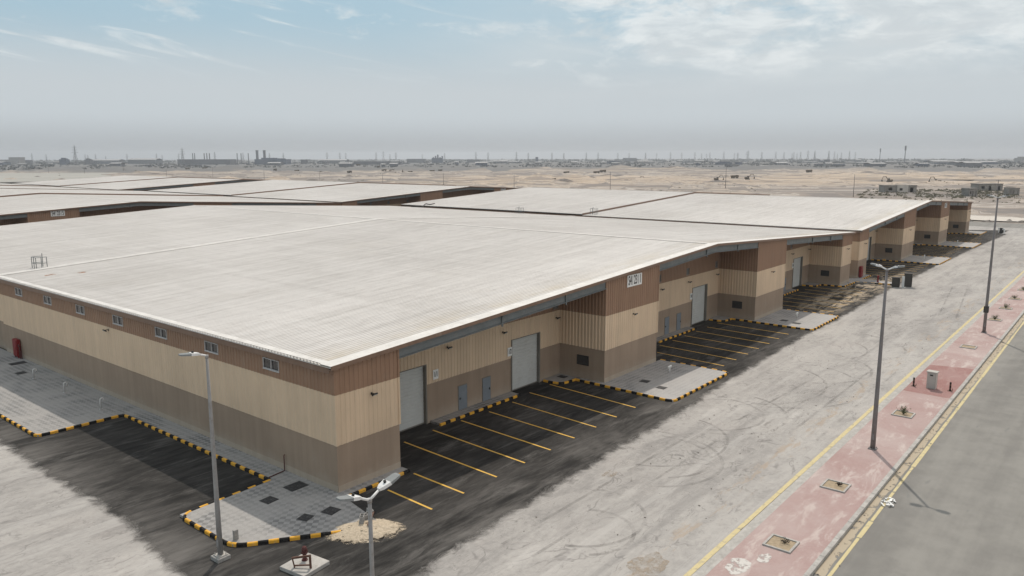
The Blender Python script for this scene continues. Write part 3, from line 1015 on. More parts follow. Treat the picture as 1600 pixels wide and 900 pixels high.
def text_mesh(body, size, sx=1.0, bold=0.0, depth=0.01):
    cu = bpy.data.curves.new('lettering_curve', 'FONT')
    cu.body = body; cu.size = size; cu.offset = bold; cu.extrude = depth
    cu.align_x = 'CENTER'; cu.align_y = 'CENTER'; cu.resolution_u = 4
    t = bpy.data.objects.new('lettering_curve', cu)
    col.objects.link(t)
    bpy.context.view_layer.update()
    me = bpy.data.meshes.new_from_object(t.evaluated_get(bpy.context.evaluated_depsgraph_get()))
    bpy.data.objects.remove(t)
    me.transform(Matrix.Diagonal((sx, 1, 1, 1)))
    return me


def sign(loc, w, h, pieces, label, rzv=0.0, group=None):
    """white plate facing -Y with dark characters; pieces: (text, x, size, sx) or ('|', x, height, width)"""
    p = MB(); p.box(-w / 2, 0, -h / 2, w / 2, 0.03, h / 2)
    o = p.build('number_sign', M['signwhite'], loc=loc)
    o.rotation_euler = (0, 0, rzv)
    tag(o, label, 'sign', group)
    bs = []
    for txt, x_, size, sx in pieces:
        if txt == '|':
            b = MB(); b.box(x_ - sx / 2, -0.012, -size / 2, x_ + sx / 2, 0.004, size / 2)
            b.build('divider', M['steel'], o)
        else:
            me = text_mesh(txt, size, sx, 0.010 * size, 0.006)
            me.name = 'lettering'
            me.materials.clear(); me.materials.append(M['signblack'])
            me.transform(Matrix.Rotation(math.pi / 2, 4, 'X'))
            l = bpy.data.objects.new('lettering', me); col.objects.link(l)
            l.parent = o; l.location = (x_, -0.008, 0)
    return o


def floodlight(parent, x, y, z, axis):
    """wall lamp; axis '-Y' or '-X' outward"""
    m_ = MB()
    m_.bar((0, 0, 0.0), (0, -0.28, 0.05), 0.05)
    m_.box(-0.06, -0.03, -0.08, 0.06, 0.0, 0.08)
    t = Matrix.Translation((0, -0.36, 0.0)) @ Matrix.Rotation(math.radians(-35), 4, 'X')
    m_.box(-0.17, -0.12, -0.05, 0.17, 0.12, 0.05, 0, t)
    o = m_.build('floodlight', M['black'], parent, (x, y, z))
    o.scale = (0.85, 0.72, 0.8)
    ln_ = MB(); ln_.box(-0.14, -0.09, -0.062, 0.14, 0.09, -0.051, 0, t)
    ln_.build('lens', M['lens'], o)
    if axis == '-X':
        o.rotation_euler = (0, 0, -math.pi / 2)
    return o


def make_window(parent, org, u, nrm, w, h, name='window', double=True):
    """org = centre on wall plane"""
    u, nrm = Vector(u), Vector(nrm)
    q = Matrix((( u.x, -nrm.x, 0, org[0]), (u.y, -nrm.y, 0, org[1]), (0, 0, 1, org[2]), (0, 0, 0, 1)))
    f = MB(); t = 0.042
    f.box(-w / 2, -0.06, -h / 2, w / 2, 0.05, -h / 2 + t); f.box(-w / 2, -0.06, h / 2 - t, w / 2, 0.05, h / 2)
    f.box(-w / 2, -0.06, -h / 2 + t, -w / 2 + t, 0.05, h / 2 - t); f.box(w / 2 - t, -0.06, -h / 2 + t, w / 2, 0.05, h / 2 - t)
    if double:
        f.box(-t / 2, -0.05, -h / 2 + t, t / 2, 0.04, h / 2 - t)
    f.box(-w / 2 - 0.02, -0.075, -h / 2 - 0.035, w / 2 + 0.02, 0.0, -h / 2)
    o = f.build(name, M['alu'] if double else M['fascia'], parent)
    o.matrix_local = q
    for sx in ((-1, 1) if double else (0,)):
        p = MB()
        if double:
            a, b = (-w / 2 + t, -t / 2) if sx < 0 else (t / 2, w / 2 - t)
        else:
            a, b = -w / 2 + t, w / 2 - t
        yy = 0.0 if sx < 0 else 0.02
        p.box(a, yy, -h / 2 + t, b, yy + 0.01, h / 2 - t)
        p.build('pane', M['glass'] if double else M['pane'], o)
    return o


def roller_door(parent, xc, w=3.45, h=3.92):
    m_ = MB()
    y = REC + 0.22
    z = 0.02
    while z < h:
        z2 = min(z + 0.245, h)
        m_.quad((xc - w / 2, y, z), (xc + w / 2, y, z), (xc + w / 2, y - 0.03, z + 0.03), (xc - w / 2, y - 0.03, z + 0.03))
        m_.quad((xc - w / 2, y - 0.03, z + 0.03), (xc + w / 2, y - 0.03, z + 0.03), (xc + w / 2, y - 0.03, z2 - 0.02), (xc - w / 2, y - 0.03, z2 - 0.02))
        m_.quad((xc - w / 2, y - 0.03, z2 - 0.02), (xc + w / 2, y - 0.03, z2 - 0.02), (xc + w / 2, y, z2), (xc - w / 2, y, z2))
        z = z2
    o = m_.build('roller_door', M['roller'], parent)
    f = MB()
    for s in (-1, 1):
        a = xc + s * w / 2
        f.box(min(a, a - s * 0.10), REC - 0.06, 0, max(a, a - s * 0.10), REC + 0.30, h - 0.001)
    f.box(xc - w / 2, REC - 0.06, h, xc + w / 2, REC + 0.3, h + 0.05)
    f.build('door_frame', M['doorframe'], o)
    b_ = MB(); b_.box(xc - w / 2 + 0.1, y - 0.05, 0.01, xc + w / 2 - 0.1, y - 0.02, 0.09)
    b_.build('bottom_bar', M['doorframe'], o)
    return o


def steel_door(parent, xc, side):
    m_ = MB(); m_.box(xc - 0.40, REC - 0.035, 0.14, xc + 0.40, REC + 0.03, 1.78)
    for zz_ in (0.35, 0.75, 1.15, 1.55):
        m_.box(xc - side * 0.43, REC - 0.055, zz_, xc - side * 0.385, REC - 0.034, zz_ + 0.1)
    o = m_.build('door', M['door'], parent)
    h_ = MB(); h_.box(xc + side * 0.30 - 0.03, REC - 0.07, 0.85, xc + side * 0.30 + 0.03, REC - 0.036, 1.0)
    h_.bar((xc + side * 0.30, REC - 0.08, 0.95), (xc + side * 0.17, REC - 0.08, 0.95), 0.02)
    h_.build('handle', M['black'], o)
    f = MB()
    f.box(xc - 0.45, REC - 0.03, 0.0, xc - 0.401, REC + 0.03, 1.83); f.box(xc + 0.401, REC - 0.03, 0.0, xc + 0.45, REC + 0.03, 1.83)
    f.box(xc - 0.401, REC - 0.03, 1.781, xc + 0.401, REC + 0.03, 1.83)
    f.build('door_frame', M['doorframe'], o)
    return o


def grille(parent, x, y, z, w=1.08, h=0.76):
    """louvre on a wall facing -X"""
    f = MB()
    f.box(x - 0.05, y - w / 2, z - h / 2, x - 0.002, y + w / 2, z - h / 2 + 0.04); f.box(x - 0.05, y - w / 2, z + h / 2 - 0.04, x - 0.002, y + w / 2, z + h / 2)
    f.box(x - 0.05, y - w / 2, z - h / 2 + .04, x - 0.002, y - w / 2 + 0.04, z + h / 2 - .04); f.box(x - 0.05, y + w / 2 - 0.04, z - h / 2 + .04, x - 0.002, y + w / 2, z + h / 2 - .04)
    n_ = 9
    for i in range(n_):
        za = z - h / 2 + 0.05 + (h - 0.1) * i / n_
        f.quad((x - 0.045, y - w / 2 + .04, za), (x - 0.045, y + w / 2 - .04, za), (x - 0.005, y + w / 2 - .04, za + 0.09), (x - 0.005, y - w / 2 + .04, za + 0.09))
    return f.build('vent_grille', M['grille'], parent)


def roof_unit(parent, y0, y1, lift, front):
    m_ = MB()
    pitch = 0.28
    XE = -0.42
    prof = []
    k_ = 0
    y = y0
    while y < y1 - 0.001:
        for ds, o_ in ((0.0, 0.0), (0.52, 0.0), (0.64, 0.042), (0.88, 0.042)):
            t = y + ds * pitch
            if t < y1:
                prof.append((t, o_))
        y += pitch
    prof.append((y1, 0.0))
    xs = (XE, WX / 2, WX - XE)
    for xa, xb in zip(xs[:-1], xs[1:]):
        for (ya, oa), (yb, ob) in zip(prof[:-1], prof[1:]):
            za, zb = rz(xa) + lift, rz(xb) + lift
            m_.quad((xa, ya, za + oa), (xb, ya, zb + oa), (xb, yb, zb + ob), (xa, yb, za + ob))
    # underside lining
    for xa, xb in zip(xs[:-1], xs[1:]):
        za, zb = rz(xa) + lift - 0.05, rz(xb) + lift - 0.05
        m_.quad((xa, y1, za), (xb, y1, zb), (xb, y0, zb), (xa, y0, za))
    m_.quad((XE, y0, rz(XE) + lift - .05), (XE, y0, rz(XE) + lift), (XE, y1, rz(XE) + lift), (XE, y1, rz(XE) + lift - .05))
    return m_.build('roof', M['roof'], parent)


def slope_strip(m_, ya, yb, dz0, dz1, x0=-0.42, x1=None, mi=0):
    """solid strip following the gable line between ya..yb, from dz0 to dz1 above roof line"""
    x1 = WX + 0.42 if x1 is None else x1
    xs = [x0] + ([WX / 2] if x0 < WX / 2 < x1 else []) + [x1]
    for a, b in zip(xs[:-1], xs[1:]):
        za, zb = rz(a), rz(b)
        P_ = lambda x, y, z: (x, y, z)
        lo_a, hi_a, lo_b, hi_b = za + dz0, za + dz1, zb + dz0, zb + dz1
        m_.quad((a, ya, lo_a), (b, ya, lo_b), (b, ya, hi_b), (a, ya, hi_a), mi)
        m_.quad((b, yb, lo_b), (a, yb, lo_a), (a, yb, hi_a), (b, yb, hi_b), mi)
        m_.quad((a, ya, hi_a), (b, ya, hi_b), (b, yb, hi_b), (a, yb, hi_a), mi)
        m_.quad((a, yb, lo_a), (b, yb, lo_b), (b, ya, lo_b), (a, ya, lo_a), mi)
    for x, s in ((xs[0], 1), (xs[-1], -1)):
        q = [(x, ya, rz(x) + dz0), (x, ya, rz(x) + dz1), (x, yb, rz(x) + dz1), (x, yb, rz(x) + dz0)]
        m_.poly(q if s > 0 else q[::-1], mi)


BAND = [M['taupe'], M['cream'], M['brown'], M['plinth']]


def make_warehouse(step_roof):
    root = empty('warehouse')
    # front piers
    for (a, b) in PIERS:
        m_ = MB()
        for org, u, nrm, L, hz_ in (((a, 0, 0), (1, 0, 0), (0, -1, 0), b - a, lambda s, a=a: rz(a + s) - 0.06),
                                    ((a, REC, 0), (0, -1, 0), (-1, 0, 0), REC if a > 0 else 0.0, lambda s, a=a: rz(a) - 0.06),
                                    ((b, 0, 0), (0, 1, 0), (1, 0, 0), REC if b < WX else 0.0, lambda s, b=b: rz(b) - 0.06)):
            if L <= 0:
                continue
            flatwall(m_, org, u, 0, L, -0.3, Z1, 0)
            deep = nrm[0] != 0
            ribsheet(m_, org, u, nrm, 0.0, L, Z1 - 0.04, Z2, 1, 0.30, 0.055 if deep else 0.03)
            ribsheet(m_, org, u, nrm, 0.0, L, Z2 - 0.015, hz_, 2, 0.30, 0.06 if deep else 0.035, 0.021)
            N_ = Vector(nrm) * 0.018; O_ = Vector(org); U_ = Vector(u)
            if deep:
                continue
            p, q = O_ + N_ - U_ * 0.0, O_ + U_ * L + N_
            m_.quad((p.x, p.y, -0.3), (q.x, q.y, -0.3), (q.x, q.y, 0.45), (p.x, p.y, 0.45), 3)
            m_.quad((p.x, p.y, 0.45), (q.x, q.y, 0.45), (q.x, 0, 0.45), (p.x, 0, 0.45), 3)
        # corner trims
        for x_, sx in ((a, -1), (b, 1)):
            for z0, z1, mi in ((Z1 - .03, Z2 - .002, 1), (Z2 + .002, rz(x_) - 0.1, 2)):
                m_.box(min(x_ - sx * 0.06, x_ + sx * 0.062), -0.068, z0, max(x_ - sx * 0.06, x_ + sx * 0.062), 0.05, z1, mi)
        m_.build('pier', BAND, root)
        floodlight(root, (a + b) / 2 + (0.2 if a == 0 else 0), -0.05, 4.83, '-Y')
    # recessed front walls with their doors, lamps and vents
    for i, c in enumerate(BAYC):
        a, b = PIERS[i][1], PIERS[i + 1][0]
        m_ = MB()
        dh, dw = 3.97, 3.45
        ds = [(c - 6 - dw / 2 - a, c - 6 + dw / 2 - a), (c + 6 - dw / 2 - a, c + 6 + dw / 2 - a)]
        flatwall(m_, (a, REC, 0), (1, 0, 0), 0, b - a, -0.3, Z1, 0, [(p, q, None, dh) for p, q in ds])
        wn = [(c + o_ - 0.36 - a, c + o_ + 0.36 - a, 5.42, 6.15) for o_ in (-9.6, -2.7, 3.1, 9.7)]
        ribsheet(m_, (a, REC, 0), (1, 0, 0), (0, -1, 0), 0, b - a, Z1 - 0.04, Z2, 1, 0.30, 0.03, openings=[(p, q, None, dh) for p, q in ds])
        ribsheet(m_, (a, REC, 0), (1, 0, 0), (0, -1, 0), 0, b - a, Z2 - 0.015, lambda s, a=a: rz(a + s) - 0.06, 2, 0.30, 0.035, 0.021, openings=wn)
        for p, q in ds:     # reveals
            for s in (p, q):
                m_.quad((a + s, REC - 0.01, -0.1), (a + s, REC + 0.3, -0.1), (a + s, REC + 0.3, dh), (a + s, REC - 0.01, dh), 0)
        m_.build('facade_wall', BAND, root)
        for p, q in ds:
            roller_door(root, a + (p + q) / 2)
        steel_door(root, c - 0.9, -1)
        steel_door(root, c + 1.55, 1)
        for o_ in (-9.6, -2.7, 3.1, 9.7):
            make_window(root, (c + o_, REC - 0.01, 5.785), (1, 0, 0), (0, -1, 0), 0.72, 0.73, double=False)
        for o_ in (-2.35, 3.3, 9.75):
            floodlight(root, c + o_, REC - 0.05, 4.72, '-Y')
        # steel beam and brackets below the canopy edge
        bm = MB()
        for dz0, dz1, ya, yb in ((-0.24, -0.20, -0.12, 0.14), (-0.78, -0.74, -0.12, 0.14), (-0.74, -0.24, 0.0, 0.03)):
            slope_strip(bm, ya, yb, dz0, dz1, a + 0.03, b - 0.03)
        beam = bm.build('canopy_beam', M['steel'], root)
        for t in (0.42, 0.75):
            x = a + (b - a) * t
            br = MB(); br.bar((x, -0.06, rz(x) - 0.2), (x, -0.06, rz(x) - 0.95), 0.09); br.bar((x, 0.04, rz(x) - 0.7), (x, REC, rz(x) - 0.35), 0.1, 0.16)
            br.build('bracket', M['steel'], root)
    for (a, b) in PIERS[1:]:
        grille(root, a, 1.95, 1.58)
    # side, back and far walls
    wy = [5.37 + 6.08 * i for i in range(7)]
    for ui, (y0, y1, xo) in enumerate(((0, UY, 0.0), (UY, LY, 0.28))):
        m_ = MB()
        ops = []
        wins = [y + ui * (UY + 0.1) for y in wy]
        wins = [w_ for w_ in wins if w_ < y1 - 1]
        org = (xo, y1, 0); u = (0, -1, 0)
        ops = [(y1 - w_ - 0.74, y1 - w_ + 0.74, 5.66, 6.27) for w_ in wins]
        flatwall(m_, org, u, 0, y1 - y0, -0.3, Z1, 0)
        ribsheet(m_, org, u, (-1, 0, 0), 0, y1 - y0, Z1 - 0.04, Z2, 1, 0.30, 0.02)
        ribsheet(m_, org, u, (-1, 0, 0), 0, y1 - y0, Z2 - 0.015, EAVE - 0.07, 2, 0.30, 0.03, 0.021, openings=ops)
        if ui == 0:
            m_.quad((-0.018, y1, -0.3), (-0.018, y0 - 0.018, -0.3), (-0.018, y0 - 0.018, 0.45), (-0.018, y1, 0.45), 3)
            m_.quad((-0.018, y1, 0.45), (-0.018, y0 - .018, 0.45), (0, y0 - .018, 0.45), (0, y1, 0.45), 3)
            m_.quad((0, y1, -0.3), (0.28, y1, -0.3), (0.28, y1, EAVE), (0, y1, EAVE), 1)
        m_.build('side_wall', BAND, root)
        for w_ in wins:
            make_window(root, (xo - 0.01, w_, 5.965), (0, -1, 0), (-1, 0, 0), 1.48, 0.61)
        floodlight(root, xo - 0.03, y0 + 25.26, 5.05, '-X')
    m_ = MB()
    flatwall(m_, (WX, 0, 0), (0, 1, 0), 0, LY, -0.3, Z1, 0)
    ribsheet(m_, (WX, 0, 0), (0, 1, 0), (1, 0, 0), 0, LY, Z1 - .04, Z2, 1, 0.6, 0.03)
    ribsheet(m_, (WX, 0, 0), (0, 1, 0), (1, 0, 0), 0, LY, Z2 - .015, EAVE - 0.07, 2, 0.6, 0.03, 0.021)
    m_.build('side_wall', BAND, root)
    m_ = MB()
    flatwall(m_, (WX, LY, 0), (-1, 0, 0), 0, WX, -0.3, Z1, 0)
    ribsheet(m_, (WX, LY, 0), (-1, 0, 0), (0, 1, 0), 0, WX, Z1 - .04, Z2, 1, 0.6, 0.03)
    for s0, s1 in ((0, WX / 2), (WX / 2, WX)):
        ribsheet(m_, (WX, LY, 0), (-1, 0, 0), (0, 1, 0), s0, s1, Z2 - .015, lambda s: rz(WX - s) - 0.06, 2, 0.6, 0.03, 0.021)
    m_.build('back_wall', BAND, root)
    # roof
    roof_unit(root, -0.32, UY, 0.0, True)
    lift = 0.22 if step_roof else 0.0
    roof_unit(root, UY + 0.02, LY + 0.3, lift, False)
    f = MB(); slope_strip(f, -0.34, 0.55, 0.048, 0.062)
    for xa, xb in ((-0.30, 0.12), (WX - 0.12, WX + 0.30)):
        f.quad((xa, 0.552, rz(xa) + .05), (xb, 0.552, rz(xb) + .05), (xb, UY - .56, rz(xb) + .05), (xa, UY - .56, rz(xa) + .05))
    f.build('rake_flashing', M['flash'], root)
    f = MB(); slope_strip(f, -0.37, -0.345, -0.15, 0.064)
    slope_strip(f, -0.345, -0.0, -0.15, -0.12)
    f.build('rake_fascia', M['fascia'], root)
    f = MB(); slope_strip(f, LY + 0.3, LY + 0.33, -0.2, 0.06 + lift)
    f.build('rake_fascia', M['fascia'], root)
    f = MB()
    if step_roof:
        slope_strip(f, UY - 0.01, UY + 0.018, 0.0, 0.34)
        f.build('step_fascia', M['fascia'], root)
    else:
        slope_strip(f, UY - 0.55, UY - 0.06, 0.05, 0.10)
        slope_strip(f, UY + 0.06, UY + 0.38, 0.05, 0.10)
        f.build('joint_flashing', M['flash'], root)
    f = MB()
    for y0, y1 in ((0.45, UY - 0.56), (UY + 0.4, LY + 0.3)):
        for s in (-1, 1):
            x_ = WX / 2 + s * 0.28
            f.quad((WX / 2, y0, RIDGE + 0.07 + (lift if y0 > 40 else 0)), (WX / 2, y1, RIDGE + 0.07 + (lift if y0 > 40 else 0)), (x_, y1, RIDGE + 0.047 + (lift if y0 > 40 else 0)), (x_, y0, RIDGE + 0.047 + (lift if y0 > 40 else 0)))
    f.build('ridge_cap', M['flash'], root)
    for s in (0, 1):
        f = MB()
        xa, xb = (-0.36, -0.12) if s == 0 else (WX + 0.12, WX + 0.36)
        f.box(xa, -0.1, EAVE - 0.40, xb, LY + 0.2, EAVE - 0.065)
        f.build('gutter', M['fascia'], root)
    for y in (14.5, 29.5, 44.0):      # drip edge
        pass
    return root


def ladder_cage(parent, x, y):
    """tubular guard rails where a roof ladder comes up"""
    m_ = MB()
    z = rz(x) + 0.0
    w, d, h = 0.9, 1.0, 1.05
    for (px_, py_, hh) in ((0, 0, h), (w, 0, h), (0, d, h), (w, d, h + 0.25), (w * .5, 0, h), (0, d * .5, h)):
        m_.bar((x + px_, y + py_, z), (x + px_, y + py_, z + hh), 0.05)
    for zz_ in (0.5, h):
        m_.bar((x, y, z + zz_), (x + w, y, z + zz_), 0.045); m_.bar((x, y, z + zz_), (x, y + d, z + zz_), 0.045); m_.bar((x, y + d, z + zz_), (x + w, y + d, z + zz_), 0.045)
    return m_.build('ladder_rail', M['steel'], parent)


whA = make_warehouse(False)
tag(whA, 'nearest warehouse in the foreground, its corner with the 1/1 shutter facing the viewer', 'warehouse', 'white roofed warehouses in rows')
whB = make_warehouse(True)
whB.location = (B0, 0, 0)
tag(whB, 'long warehouse at right end of the front row, beyond the nearest one along the lane', 'warehouse', 'white roofed warehouses in rows')
GW = 'white roofed warehouses in rows'
# one cage beside the joint of the nearest roof, two on the next roof
whC = clone(whB, (0, PITCH_Y - 0.4, 0), 0, 'warehouse behind the nearest one whose brown gable carries the sign ending in 5', GW)
whD = clone(whB, (B0, PITCH_Y + 0.6, 0), 0, 'middle row warehouse behind the long right hand one, showing a dark open gable', GW)
whE = clone(whB, (0, 2 * PITCH_Y, 0), 0, 'farthest left warehouse roof in the back row, cut by the left edge', GW)
whF = clone(whB, (B0, 2 * PITCH_Y + 0.4, 0), 0, 'farthest right warehouse in the back row with pale roof before the desert', GW)
ladder_cage(whA, 3.2, UY + 0.5)
ladder_cage(whB, 1.2, UY - 1.6)
ladder_cage(whA, 84.8, 56.0)

m_ = MB(); m_.tube([pix(643, 323, 8.3), pix(660, 323, 8.35), pix(665, 318.5, 8.45), pix(672, 319.5, 8.5), pix(679, 318, 8.55)], 0.09, 8)
tag(m_.build('loose_cable', M['machine_dark'], smooth=True), 'dark loose cable lying on the rear edge of the second warehouse roof', 'cable')
for x_, y_, w_ in ((2.6, UY - 4.2, 0.5), (4.6, UY - 5.6, 0.42)):
    m_ = MB(); z_ = lambda q: rz(q) + 0.05
    m_.poly([(x_ - w_, y_ - .3, z_(x_ - w_)), (x_ + w_ * .6, y_ - .36, z_(x_ + w_ * .6)), (x_ + w_, y_, z_(x_ + w_)), (x_ + w_ * .7, y_ + .3, z_(x_ + w_ * .7)), (x_ - w_ * .8, y_ + .25, z_(x_ - w_ * .8))])
    m_.build('roof_stain', M['rustfilm'], whA)
sg = [('S4', -0.71, 1.0, 0.52), ('|', -0.32, 0.70, 0.045), ('23', 0.13, 1.0, 0.52), ('|', 0.56, 0.70, 0.045), ('1', 0.85, 1.0, 0.55)]
sign((29.05, -0.085, 7.53), 2.2, 0.92, sg, 'large white sign reading S4 23 1 on the brown pier of the nearest warehouse')
sg5 = sg[:4] + [('5', 0.83, 1.0, 0.52)]
sign((29.6, PITCH_Y - 0.4 - 0.085, 7.70), 2.2, 0.92, sg5, 'large white sign reading S4 23 5 on the gable behind the nearest roof')
sign((B0 + 58.0, -0.085, 7.55), 2.2, 0.92, [t for t in sg[:4]] + [('2', 0.83, 1.0, 0.52)], 'white sign on the third brown pier of the far warehouse')
sign((B0 + 58.0, PITCH_Y + 0.6 - 0.085, 7.62), 2.2, 0.92, [t for t in sg[:4]] + [('6', 0.83, 1.0, 0.52)], 'partly hidden white sign on the middle row gable at right')


def unit_sign(x, t, label):
    sign((x, REC - 0.10, 3.15), 0.48, 0.64, [(t, 0, 0.5, 0.56)], label, 0, 'small unit number signs')


unit_sign(11.15, '1/1', 'small white plate reading 1/1 right of the nearest shutter')
unit_sign(18.70, '1/2', 'small white plate reading 1/2 left of the second shutter')
unit_sign(47.45, '1/4', 'small white plate beside the shutter in the second recess')
unit_sign(76.3, '1/6', 'tiny white plate beside the shutter in the third recess')

# ------------------------------------------------------------------ street lamps
GL = 'grey street lamps'


def make_lamp(h, arms, rb, rt, head=0.72, mat=None, concrete=False, tilt=15, reach=0.5):
    root = empty('street_lamp')
    mat = mat or M['pole']
    m_ = MB()
    m_.tube([(0, 0, 0.06), (0, 0, h * 0.33), (0, 0, h * 0.66), (0, 0, h)], [rb, rb - (rb - rt) * .33, rb - (rb - rt) * .66, rt], 16)
    m_.tube([(0, 0, h - 0.12), (0, 0, h + 0.02)], [rt * 1.25, rt * 1.25], 16)
    p = m_.build('pole', mat, root, smooth=False)
    for f_ in p.data.polygons:
        f_.use_smooth = len(f_.vertices) == 4
    d = MB(); d.box(-0.001 - rb * 1.04, -0.06, 0.6, -rb * 0.6, 0.06, 0.95)
    d.build('access_door', mat, p)
    zb = 0.17 if concrete else 0.0
    b = MB(); b.box(-0.22, -0.22, zb, 0.22, 0.22, zb + 0.05)
    for sx in (-1, 1):
        for sy in (-1, 1):
            b.tube([(sx * .16, sy * .16, zb + .05), (sx * .16, sy * .16, zb + .13)], 0.022, 6)
    b.build('base_plate', M['concrete'] if concrete else mat, root)
    if concrete:
        b = MB(); b.box(-0.30, -0.30, -0.1, 0.30, 0.30, 0.17)
        o = b.build('footing', M['block'], root, bevel=0.02)
    for an in arms:
        c, s = math.cos(an), math.sin(an)
        t = math.tan(math.radians(tilt))
        a_ = MB()
        a_.tube([(0, 0, h - 0.02), (c * reach * .3, s * reach * .3, h + 0.03), (c * reach, s * reach, h + 0.06 + reach * t)], 0.04, 10)
        a_.build('arm', M['lamp_light'], root, smooth=True)
        T_ = Matrix.Translation((c * reach, s * reach, h + 0.06 + reach * t)) @ Matrix.Rotation(an, 4, 'Z') @ Matrix.Rotation(-math.radians(tilt), 4, 'Y')
        hd = MB()
        L = head
        prof = ((-0.06, .06, .05), (0.05, .13, .07), (L * .42, .185, .07), (L * .46, .185, .05), (L * .9, .16, .035), (L, .10, .02))
        rings = []
        for x_, w_, z_ in prof:
            rings.append([T_ @ Vector(q) for q in ((x_, -w_, -0.03), (x_, w_, -0.03), (x_, w_ * .9, z_), (x_, -w_ * .9, z_))])
        for k_ in range(len(rings) - 1):
            for e_ in range(4):
                hd.quad(rings[k_][e_], rings[k_][(e_ + 1) % 4], rings[k_ + 1][(e_ + 1) % 4], rings[k_ + 1][e_], 1 if k_ >= 2 else 0)
        hd.poly(rings[0][::-1]); hd.poly(rings[-1], 1)
        o = hd.build('lamp_head', [M['lamp_light'], M['lamp_dark']], root)
        ln_ = MB(); ln_.box(L * .5, -0.1, -0.045, L * .92, 0.1, -0.031, 0, T_)
        ln_.build('lens', M['lens'], o)
        kn = MB(); kn.tube([T_ @ Vector((L * .3, 0, .07)), T_ @ Vector((L * .3, 0, .14))], 0.045, 10)
        kn.build('sensor', M['black'], o)
    return root


lampL = make_lamp(9.0, (math.radians(172),), 0.12, 0.055, 0.75, M['pole'], True, 8, 0.35)
lampL.location = (-7.22, -1.17, 0)
tag(lampL, 'single headed grey street lamp on a concrete footing at the left corner paving', 'street lamp', GL)
lampF = make_lamp(6.85, (0.0, math.pi), 0.085, 0.06, 0.78, M['pole'], False, 17, 0.42)
_p = pix(588.5, 1098)
lampF.location = (_p.x, _p.y, 0)
tag(lampF, 'two headed street lamp nearest the viewer, its foot below the picture', 'street lamp', GL)
lampP = make_lamp(10.6, (math.pi / 2, -math.pi / 2), 0.145, 0.065, 0.55, M['pole_dark'], False, 13, 0.35)
lampP.location = (23.47, -19.49, 0.15)
tag(lampP, 'dark two headed street lamp on the pink walkway beside a tree pit', 'street lamp', GL)
lampQ = make_lamp(13.0, (math.pi / 2, -math.pi / 2), 0.15, 0.07, 0.62, M['pole_dark'], False, 13, 0.35)
lampQ.location = (62.42, -19.54, 0.15)
tag(lampQ, 'tall dark street lamp farther along the pink walkway with a collar box', 'street lamp', GL)
bx_ = MB(); bx_.box(-0.22, -0.2, 2.0, 0.22, 0.2, 2.6)
bx_.build('junction_box', M['machine_dark'], lampQ)
# lamps of the road behind the compound
lampD = make_lamp(9.5, (math.pi / 2,), 0.14, 0.09, 0.8, M['pole_dark'], False, 10, 0.5)
lampD.location = (324, 66, terrain_h(324, 66))
LD = 'slim lamp post standing alone in the desert behind the warehouses'
tag(lampD, LD, 'street lamp', 'lamp posts in the desert')
for (x_, y_) in ((307, 116), (303, 174), (297, 230), (303, 288), (316, 356), (318, 425), (322, 500), (325, 580), (328, 665), (330, 755), (332, 850), (333, 950)):
    clone(lampD, (x_, y_, terrain_h(x_, y_)), 0, LD, 'lamp posts in the desert')

# ------------------------------------------------------------------ small things near the warehouse
# hydrant with guard rail on slab
root = empty('fire_hydrant', (-5.35, -4.55, 0.005), 0.12)
tag(root, 'maroon fire hydrant with a tilted rust guard rail on a concrete slab', 'hydrant')
m_ = MB(); m_.box(-0.72, -0.72, -0.05, 0.72, 0.72, 0.16); m_.build('slab', M['concrete'], root, bevel=0.015)
m_ = MB()
m_.tube([(0.2, 0.22, .16), (0.2, 0.22, .20), (0.2, 0.22, .2), (0.2, 0.22, .62), (0.2, 0.22, .62), (0.2, 0.22, .68), (0.2, .22, .76), (0.2, .22, .80)], [.13, .13, .085, .085, .12, .12, .085, .03], 14)
m_.tube([(0.06, .22, .54), (0.34, .22, .54)], 0.06, 10); m_.tube([(0.2, .22, .54), (0.2, .07, .54)], 0.06, 10)
m_.build('body', M['maroon'], root)
m_ = MB()
m_.bar((-0.45, 0.12, .16), (-0.52, 0.16, .62), .09, .05); m_.bar((-0.14, -0.50, .16), (-0.12, -0.46, .74), .09, .05)
m_.bar((-0.52, 0.16, .60), (-0.12, -0.46, .70), .06, .08); m_.bar((-0.47, 0.14, .25), (-0.13, -0.48, .30), .05, .05)
m_.build('guard_rail', M['rust'], root)
# sand pile with concrete blocks
m_ = MB()
NRg, NAg = 9, 36
for i in range(NRg + 1):
    for j in range(NAg):
        a = 2 * math.pi * j / NAg
        k_ = 1 + 0.25 * noise.noise(Vector((math.cos(a) * 1.7, math.sin(a) * 1.7, 4.0))) + 0.12 * noise.noise(Vector((math.cos(a) * 6, math.sin(a) * 6, 1.0)))
        r_ = i / NRg
        x_, y_ = 2.1 * r_ * k_ * math.cos(a), 1.4 * r_ * k_ * math.sin(a)
        z_ = 0.24 * (1 - r_ ** 2) ** 1.6 + 0.05 * noise.noise(Vector((x_ * 5, y_ * 5, 7))) * (1 - r_)
        m_.v.append((x_, y_, max(0.0, z_) + 0.012 - (0.02 if i == NRg else 0)))
for i in range(NRg):
    for j in range(NAg):
        j2 = (j + 1) % NAg
        m_.f.append((i * NAg + j, (i + 1) * NAg + j, (i + 1) * NAg + j2, i * NAg + j2)); m_.m.append(0)
for i in range(70):
    a = RNG.uniform(0, 6.28); r_ = RNG.uniform(0.3, 1.5); s = RNG.uniform(0.015, 0.05)
    x_, y_ = 1.75 * r_ * math.cos(a), 1.1 * r_ * math.sin(a)
    z_ = 0.24 * max(0, 1 - r_ * r_) ** 1.6
    m_.box(x_ - s, y_ - s, z_, x_ + s, y_ + s * .7, z_ + s * 1.4)
o = m_.build('sand_pile', M['sandpile'], loc=(-1.72, -3.95, 0.0), smooth=False)
